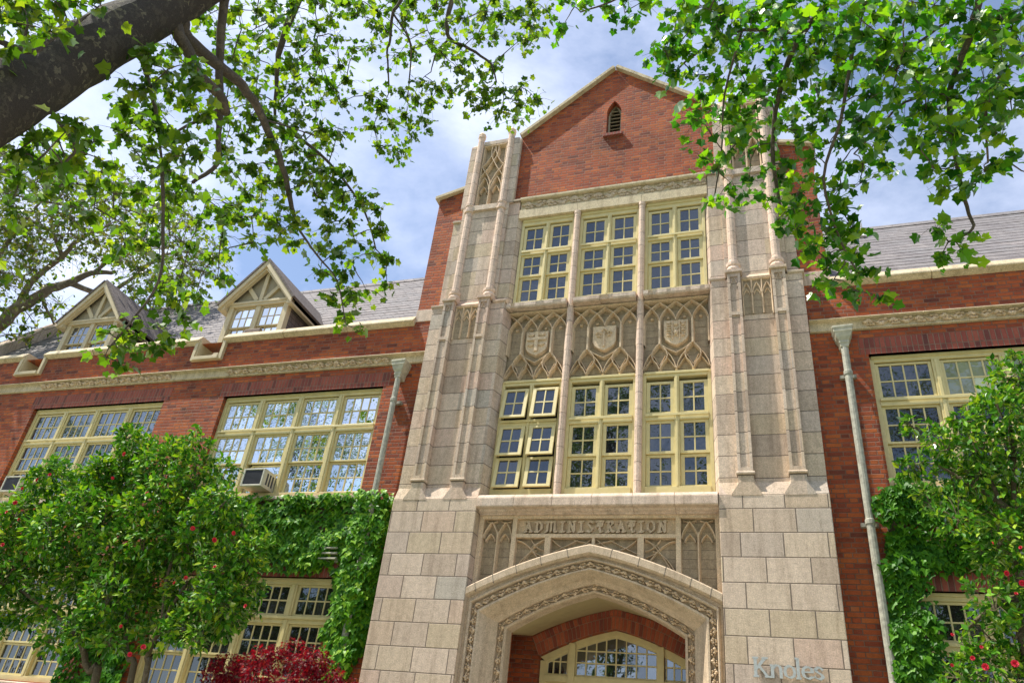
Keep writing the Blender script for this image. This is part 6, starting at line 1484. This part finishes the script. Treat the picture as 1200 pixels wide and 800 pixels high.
def outline(kind):
    """leaf outline as (across, along) points from the stalk round to the stalk, unit length"""
    if kind == 'palm':      # five-lobed plane leaf
        h = [(0.03, 0.0), (0.24, -0.04), (0.50, 0.08), (0.40, 0.28), (0.60, 0.55), (0.33, 0.62), (0.0, 1.0)]
    elif kind == 'ivy':
        h = [(0.05, 0.0), (0.36, 0.02), (0.52, 0.38), (0.26, 0.46), (0.0, 1.0)]
    elif kind == 'oval':
        h = [(0.0, 0.0), (0.22, 0.25), (0.24, 0.55), (0.0, 1.0)]
    elif kind == 'petal':
        h = [(0.0, 0.0), (0.42, 0.45), (0.36, 0.85), (0.0, 1.0)]
    elif kind == 'kite':
        h = [(0.0, 0.0), (0.34, 0.45), (0.0, 1.0)]
    return h
def leaf(mb, kind, p, along, up, size, fold=0.15):
    along = along.normalized()
    side = along.cross(up)
    if side.length < 1e-4:
        side = along.orthogonal()
    side.normalize()
    nrm = side.cross(along)
    h = outline(kind)
    vs, n = [], len(h)
    mid = [(0, t) for _, t in h]
    b = len(mb.v)
    for s in (1, -1):
        for x, t in h:
            vs.append(p + along * (t * size) + side * (s * x * size) + nrm * ((abs(x) * fold - t * t * 0.12) * size))
    fs = []
    if kind in ('oval', 'kite', 'petal'):
        fs.append(tuple(range(n)))
        fs.append(tuple([n - 1] + list(range(2 * n - 2, n, -1)) + [0]))      # shares the midrib
    else:
        c = len(vs)
        vs.append(p + along * (0.35 * size) - nrm * 0.02 * size)
        for i in range(n - 1):
            fs.append((c, i, i + 1))
            j0, j1 = (n + i if i > 0 else n), (n + i + 1 if i + 1 < n - 1 else n - 1)
            fs.append((c, j1, j0))
    mb.v += vs
    mb.f += [tuple(i + b for i in q) for q in fs]
    mb.mi += [0] * len(fs)

def build_tree(name, label, base, trunk, trunk_r, limbs, clusters, mats, kind, size, twig_r, cat='tree', group=None):
    root = empty(name, base)
    tag(root, label, cat, group)
    off = Vector(base)
    def loc(p):
        return Vector(p) - off
    if trunk:
        t = MB()
        pts = smooth_path([loc(p) for p in trunk], 5)
        n = len(pts)
        rad = []
        for i in range(n):
            f = i / (n - 1)
            r = trunk_r[0] + (trunk_r[1] - trunk_r[0]) * f
            rad.append(r * (1 + 0.04 * math.sin(i * 2.3) + 0.5 * max(0, 0.12 - f) / 0.12))
        t.tube(pts, rad, 22)
        t.build('trunk', mats[0], root, smooth=True)
    nodes = []
    for r0, r1, pl in limbs:
        pts = smooth_path([loc(p) for p in pl], 4)
        n = len(pts)
        for i in range(n):
            if 0 < i < n - 1:
                pts[i] = pts[i] + rdir() * (r0 * 0.16)
        rad = [r0 + (r1 - r0) * i / (n - 1) for i in range(n)]
        MB().tube(pts, rad, 9).build('limb', mats[1], root, smooth=True)
        nodes += pts
    # sprays: twigs grow from the nearest wood, leaves along them
    tw, lv = MB(), MB()
    todo = [(loc(c[:3]), c[3], c[4]) for c in clusters]
    best = [min((((c[0] - q).length, j) for j, q in enumerate(nodes))) for c in todo]
    alive = set(range(len(todo)))
    while alive:
        i = min(alive, key=lambda k: best[k][0])
        alive.discard(i)
        c, r, n = todo[i]
        a = nodes[best[i][1]]
        d = c - a
        L = d.length
        m = a + d * 0.5 + Vector((0, 0, 0.12 * L)) + rdir() * 0.1 * L
        path = [a.lerp(m, 0.5) + rdir() * 0.02 * L if k == 1 else (a, 0, m, m.lerp(c, 0.5) + Vector((0, 0, 0.03 * L)), c)[k] for k in range(5)]
        tr = twig_r * (0.6 + 0.5 * min(1.5, L))
        tw.tube(path, [tr, tr * 0.85, tr * 0.7, tr * 0.55, tr * 0.35], 5, caps=False)
        first = len(nodes)
        nodes += path[2:]
        for k in alive:
            for j in range(first, len(nodes)):
                dd = (todo[k][0] - nodes[j]).length
                if dd < best[k][0]:
                    best[k] = (dd, j)
        # leafy shoots
        k = 0
        while k < n:
            o = rdir()
            o.z = o.z * 0.6 - 0.1
            e = c + o * r * RND.uniform(0.5, 1.1)
            mid = c.lerp(e, 0.5) + Vector((0, 0, 0.03))
            tw.tube([c, mid, e], [tr * 0.33, tr * 0.26, tr * 0.14], 4, caps=False)
            for q in range(RND.choice((2, 2, 3))):
                p = (c.lerp(mid, RND.random()) if q else e)
                al = (o * 0.6 + rdir() * 0.7 + Vector((0, 0, -0.45)))
                upv = (Vector((0, 0, 1)) + rdir() * 0.75).normalized()
                leaf(lv, kind, p + rdir() * 0.02, al, upv, size * RND.choice((0.5, 0.75, 0.9, 1.0, 1.1, 1.3)) * RND.uniform(0.85, 1.15), RND.uniform(-0.15, 0.5))
                k += 1
    tw.build('twigs', mats[1], root, weld=False)
    lv.build('crown', mats[2], root, weld=False)
    return root

def smooth_path(pts, k):
    pts = [Vector(p) for p in pts]
    out = []
    for i in range(len(pts) - 1):
        p0, p1, p2, p3 = pts[max(i - 1, 0)], pts[i], pts[i + 1], pts[min(i + 2, len(pts) - 1)]
        for j in range(k):
            t = j / k
            out.append(0.5 * ((2 * p1) + (p2 - p0) * t + (2 * p0 - 5 * p1 + 4 * p2 - p3) * t * t + (3 * p1 - p0 - 3 * p2 + p3) * t ** 3))
    out.append(pts[-1])
    return out

build_tree('plane_tree', 'plane tree with the thick mottled trunk leaning across the upper left corner',
           TRUNK_L[0], TRUNK_L, (0.285, 0.165), LIMBS_L, CLUST_L, (M['bark_near'], M['bark_limb'], M['leaf_plane']), 'palm', 0.074, 0.010)
build_tree('plane_tree', 'plane tree whose green boughs hang before the right stone pier and roof',
           (8.2, -8.0, 0), [(8.2, -8.0, 0), (8.1, -8.0, 1.6), (7.6, -7.8, 3.6), (6.6, -7.6, 5.2), (5.6, -7.1, 6.9), (4.6, -6.6, 8.6)], (0.36, 0.12), LIMBS_R, CLUST_R, (M['bark_near'], M['bark_limb'], M['leaf_right']), 'palm', 0.076, 0.009)
build_tree('background_tree', 'pale limbed tree with small yellowish leaves standing beyond the left end of the roof',
           (-31, 7, 0), None, None, LIMBS_F, CLUST_F, (M['bark_far'], M['bark_far'], M['leaf_far']), 'kite', 0.15, 0.02)

# trees across the lawn behind the viewpoint: seen only as reflections in the window glass
for x, y, h in ((-9, -17, 18), (1.5, -23, 25), (11, -19, 22), (-19, -19, 20), (-30, -17, 18)):
    r2 = random.Random(int(x * 10))
    cl = []
    for k in range(110):
        d = rdir(r2)
        rr = h * 0.36 * r2.uniform(0.45, 1.0)
        cl.append((x + d.x * rr * 1.25, y + d.y * rr, h * 0.68 + d.z * rr * 0.85, 0.9, 15))
    lb = [(0.16, 0.04, [(x, y, h * 0.4), (x + r2.uniform(-1, 1), y, h * 0.6), (x + r2.uniform(-3, 3), y + r2.uniform(-2, 2), h * 0.9)]) for k in range(5)]
    build_tree('lawn_tree', 'broad tree standing on the lawn opposite the building, seen in the window reflections', (x, y, 0), [(x, y, 0), (x + 0.1, y, h * 0.25), (x, y, h * 0.55)], (0.32, 0.2), lb, cl,
               (M['bark_limb'], M['bark_limb'], M['leaf_far']), 'kite', 0.42, 0.03, group='trees across the lawn')

def shrub(name, label, base, blobs, stems, flowers, mats, size, dens, cat='shrub'):
    root = empty(name, base)
    tag(root, label, cat)
    off = Vector(base)
    for r0, r1, pl in stems:
        pts = smooth_path([Vector(p) - off for p in pl], 4)
        n = len(pts)
        pts = [p + rdir() * r0 * 0.25 if 0 < i < n - 1 else p for i, p in enumerate(pts)]
        MB().tube(pts, [r0 + (r1 - r0) * i / (n - 1) for i in range(n)], 8).build('stem', mats[0], root, smooth=True)
    lv, tw = MB(), MB()
    for x, y, z, r in blobs:
        c = Vector((x, y, z)) - off
        n = int(dens * r * r * 4 * PI / (size * size * 0.35))
        lob = [(rdir(), RND.uniform(0.1, 0.35)) for k in range(5)]
        for k in range(n):
            d = rdir()
            bulge = 1 + sum(a * max(0, d.dot(q)) ** 4 for q, a in lob)
            p = c + d * (r * RND.uniform(0.45, 1.02) ** 0.7 * bulge)
            upv = (d * 0.6 + Vector((0, 0, 0.9)) + rdir() * 0.6).normalized()
            al = d * 0.7 + rdir() * 0.8 + Vector((0, 0, -0.15))
            leaf(lv, 'oval', p, al, upv, size * RND.uniform(0.6, 1.25), RND.uniform(0.05, 0.4))
        # young shoots standing out of the mass
        for k in range(6):
            d = (rdir() + Vector((0, 0, 0.35))).normalized()
            e = c + d * r * RND.uniform(1.15, 1.6)
            tw.tube([c + d * r * 0.6, c.lerp(e, 0.8) + Vector((0, 0, 0.01)), e], [0.004, 0.003, 0.0015], 4, caps=False)
            for q in range(11):
                p = c.lerp(e, RND.uniform(0.62, 1.0)) + rdir() * 0.02
                leaf(lv, 'oval', p, d * 0.6 + rdir() * 0.8, (Vector((0, 0, 1)) + rdir() * 0.6).normalized(), size * RND.uniform(0.5, 1.1), RND.uniform(0.05, 0.4))
        for k in range(5):
            d = rdir()
            tw.tube([c - Vector((0, 0, r * 0.4)), c + d * r * 0.5, c + d * r * 1.05], [0.008, 0.005, 0.002], 4, caps=False)
    tw.build('twigs', mats[0], root, weld=False)
    lv.build('foliage', mats[1], root, weld=False)
    if flowers:
        fm = MB()
        for ringn, rad, tilt, sz in ((9, 0.006, 0.25, 0.036), (8, 0.006, 0.8, 0.034), (6, 0.004, 1.25, 0.028)):
            for k in range(ringn):
                a = 2 * PI * k / ringn + ringn
                o = Vector((math.cos(a), 0, math.sin(a)))
                al = o * math.cos(tilt) + Vector((0, -1, 0)) * math.sin(tilt)
                leaf(fm, 'petal', o * rad, al, Vector((0, -1, 0)) * math.cos(tilt) - o * math.sin(tilt), sz * 1.2, 0.25)
        proto = None
        for p in flowers:
            c = Vector(p) - off
            # settle the bloom on the outside of the leaf mass, facing out
            near = min(blobs, key=lambda b: (Vector(b[:3]) - Vector(p)).length)
            if proto is None:
                o = proto = fm.build('flower', M['petal'], root, weld=False)
            else:
                o = proto.copy()
                COL.objects.link(o)
                o.parent = root
            o.location = c
            o.rotation_euler = (RND.uniform(-0.7, 0.5), RND.uniform(-3, 3), RND.uniform(-0.6, 0.8))
            s = RND.uniform(0.36, 0.72)
            o.scale = (s, s, s)
    return root
shrub('camellia_bush', 'big rounded camellia bush with red blooms in front of the left wing', STEMS_L[0][2][0], BLOB_L, STEMS_L, FLOWERS_L, (M['stem'], M['leaf_camellia']), 0.10, 1.05)
shrub('camellia_bush', 'taller open camellia bush with red blooms at the lower right edge', STEMS_R[0][2][0], BLOB_R, STEMS_R, FLOWERS_R, (M['stem'], M['leaf_camellia']), 0.088, 0.65)

def maple(label, base, blobs, stems, dens):
    root = empty('japanese_maple', base)
    tag(root, label, 'small tree')
    off = Vector(base)
    for r0, r1, pl in stems:
        pts = smooth_path([Vector(p) - off for p in pl], 4)
        n = len(pts)
        MB().tube(pts, [r0 + (r1 - r0) * i / (n - 1) for i in range(n)], 7).build('stem', M['stem'], root, smooth=True)
    lv = MB()
    for x, y, z, r in blobs:
        c = Vector((x, y, z)) - off
        for k in range(int(dens * r * r * 2600)):
            d = rdir()
            d.z = d.z * 0.75 + 0.15
            p = c + d * r * RND.uniform(0.55, 1.15)
            fall = (d + Vector((0, 0, -0.75)) + rdir() * 0.45).normalized()
            side = fall.cross(rdir()).normalized()
            b = len(lv.v)
            ln = RND.uniform(0.03, 0.06)
            # a hand of thin fingers
            lv.v.append(p)
            for a in (-1.0, -0.5, 0.0, 0.5, 1.0):
                dr = (fall * math.cos(a * 0.7) + side * math.sin(a * 0.7)).normalized()
                w = fall.cross(side) * 0.0 + side * 0.0034
                l = ln * (1.0 if abs(a) < 0.3 else 0.8 if abs(a) < 0.7 else 0.55)
                m = p + dr * l * 0.5
                lv.v += [m + w, p + dr * l + Vector((0, 0, -0.1 * l)), m - w]
                i = len(lv.v) - 3
                lv.f.append((b, i, i + 1, i + 2))
                lv.mi.append(0)
    lv.build('foliage', M['leaf_maple'], root, weld=False)
    return root
maple('domed crimson laceleaf maple in front of the lower left window', STEMS_M[0][2][0], BLOB_M, STEMS_M, 4.6)
c2 = BLOB_M2[0]
maple('small sprig of crimson maple at the foot of the left stone pier', (c2[0], c2[1], 0), BLOB_M2, [(0.02, 0.008, [(c2[0], c2[1], 0), (c2[0] + 0.03, c2[1], c2[2] * 0.6), (c2[0], c2[1], c2[2])])], 2.4)

def ivy(label, polys, mat, seed, stem_x):
    """polys: (outline in wall x,z, weight, depth of the leaf layer)"""
    r = random.Random(seed)
    zs = [p[1] for q in polys for p in q[0]]
    base = (stem_x, YW - 0.03, 0.0)
    root = empty('climbing_ivy', base)
    tag(root, label, 'ivy')
    off = Vector(base)
    def inside(x, z, poly):
        c = False
        for i in range(len(poly)):
            a, b = poly[i], poly[i - 1]
            if (a[1] > z) != (b[1] > z) and x < (b[0] - a[0]) * (z - a[1]) / (b[1] - a[1]) + a[0]:
                c = not c
        return c
    lv, st = MB(), MB()
    ends = []
    for poly, cnt, dep, *lift in polys:
        x0, x1 = min(p[0] for p in poly), max(p[0] for p in poly)
        z0, z1 = min(p[1] for p in poly), max(p[1] for p in poly)
        lumps = [(r.uniform(x0, x1), r.uniform(z0, z1), r.uniform(0.12, 0.4)) for k in range(int(4 + (x1 - x0) * (z1 - z0) * 8))]
        k = 0
        while k < cnt:
            x, z = r.uniform(x0, x1), r.uniform(z0, z1)
            jx, jz = x + r.gauss(0, 0.05), z + r.gauss(0, 0.05)
            if not inside(jx, jz, poly):
                continue
            b = max([0] + [1 - math.hypot(x - a, (z - c) * 1.3) / q for a, c, q in lumps])
            if r.random() > 0.28 + 0.95 * b:
                continue
            topb = max(0, 1 - (z1 - z) / 0.25)
            y = YW - 0.025 - (lift[0] if lift else 0) - dep * (0.15 + 0.75 * b + 0.6 * topb) * r.uniform(0.35, 1.0)
            al = Vector((r.uniform(-0.7, 0.7), -0.35, -1 + r.uniform(-0.3, 0.5)))
            up = Vector((r.uniform(-0.5, 0.5), -0.85, 0.95 + r.uniform(-0.5, 0.5)))
            leaf(lv, 'ivy', Vector((x, y, z)) - off, al, up, r.uniform(0.06, 0.125), r.uniform(0.05, 0.3))
            k += 1
            if r.random() < 0.035:
                ends.append((x, z))
    for x, z in ends:
        p = [Vector((stem_x, YW - 0.015, 0)) - off]
        cx = stem_x
        m = 8
        zc = z if abs(x - stem_x) < 0.5 else max(4.75, z - 0.1)
        for i in range(1, 5):
            p.append(Vector((stem_x + r.uniform(-0.12, 0.12), YW - 0.014 - 0.01 * r.random(), zc * i / 4)) - off)
        for i in range(1, 5):
            f = i / 4
            p.append(Vector((stem_x + (x - stem_x) * f + r.uniform(-0.04, 0.04), YW - 0.014 - 0.01 * r.random(), zc + (z - zc) * f + r.uniform(-0.03, 0.03))) - off)
        st.tube(p, [0.02 - 0.016 * i / m for i in range(m + 1)], 5, caps=False)
    st.build('vine_stem', M['stem'], root, weld=False)
    lv.build('foliage', M[mat], root, weld=False)
    return root
ivy('bright green ivy curtain around the lower window beside the left stone pier', [
    ([(-7.7, 4.62), (-6.4, 4.55), (-5.5, 4.6), (-4.9, 4.5), (-4.3, 4.55), (-4.1, 4.5), (-3.4, 4.5), (-3.3, 5.8), (-4.0, 5.86), (-5.5, 5.84), (-7.6, 5.82)], 5600, 0.17),
    ([(-4.15, 4.6), (-4.12, 4.2), (-4.05, 3.9), (-4.2, 3.6), (-4.02, 3.2), (-3.9, 2.8), (-3.62, 2.9), (-3.55, 3.3), (-3.36, 3.4), (-3.32, 4.6)], 2100, 0.15),
    ([(-3.95, 3.0), (-3.45, 3.1), (-3.4, 5.8), (-3.95, 5.85)], 700, 0.12, 0.20),
    ], 'leaf_ivy', 3, -3.95)
ivy('dark ivy mass between the two lower left windows behind the camellia', [
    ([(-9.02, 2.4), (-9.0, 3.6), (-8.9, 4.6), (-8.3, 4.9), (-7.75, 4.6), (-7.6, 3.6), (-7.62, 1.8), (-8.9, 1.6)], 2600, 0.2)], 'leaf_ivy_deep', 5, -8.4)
ivy('shaded ivy trained around the lower window right of the downspout', [
    ([(3.74, 5.50), (4.1, 5.84), (5.0, 5.86), (6.4, 5.85), (6.5, 5.45), (5.4, 5.42), (4.9, 5.35), (4.5, 5.25), (3.80, 5.35)], 1400, 0.17, 0.12),
    ([(3.9, 5.2), (4.7, 5.2), (5.3, 5.3), (5.6, 5.15), (5.0, 5.0), (5.6, 4.95), (5.3, 4.8), (4.8, 4.74), (4.3, 4.72), (4.05, 4.6), (3.85, 4.7)], 1200, 0.15),
    ([(3.76, 4.8), (4.3, 4.75), (4.2, 4.3), (4.3, 3.9), (4.25, 3.4), (4.35, 2.9), (4.3, 2.2), (3.85, 2.2), (3.74, 3.0), (3.78, 4.0)], 2100, 0.14, 0.1),
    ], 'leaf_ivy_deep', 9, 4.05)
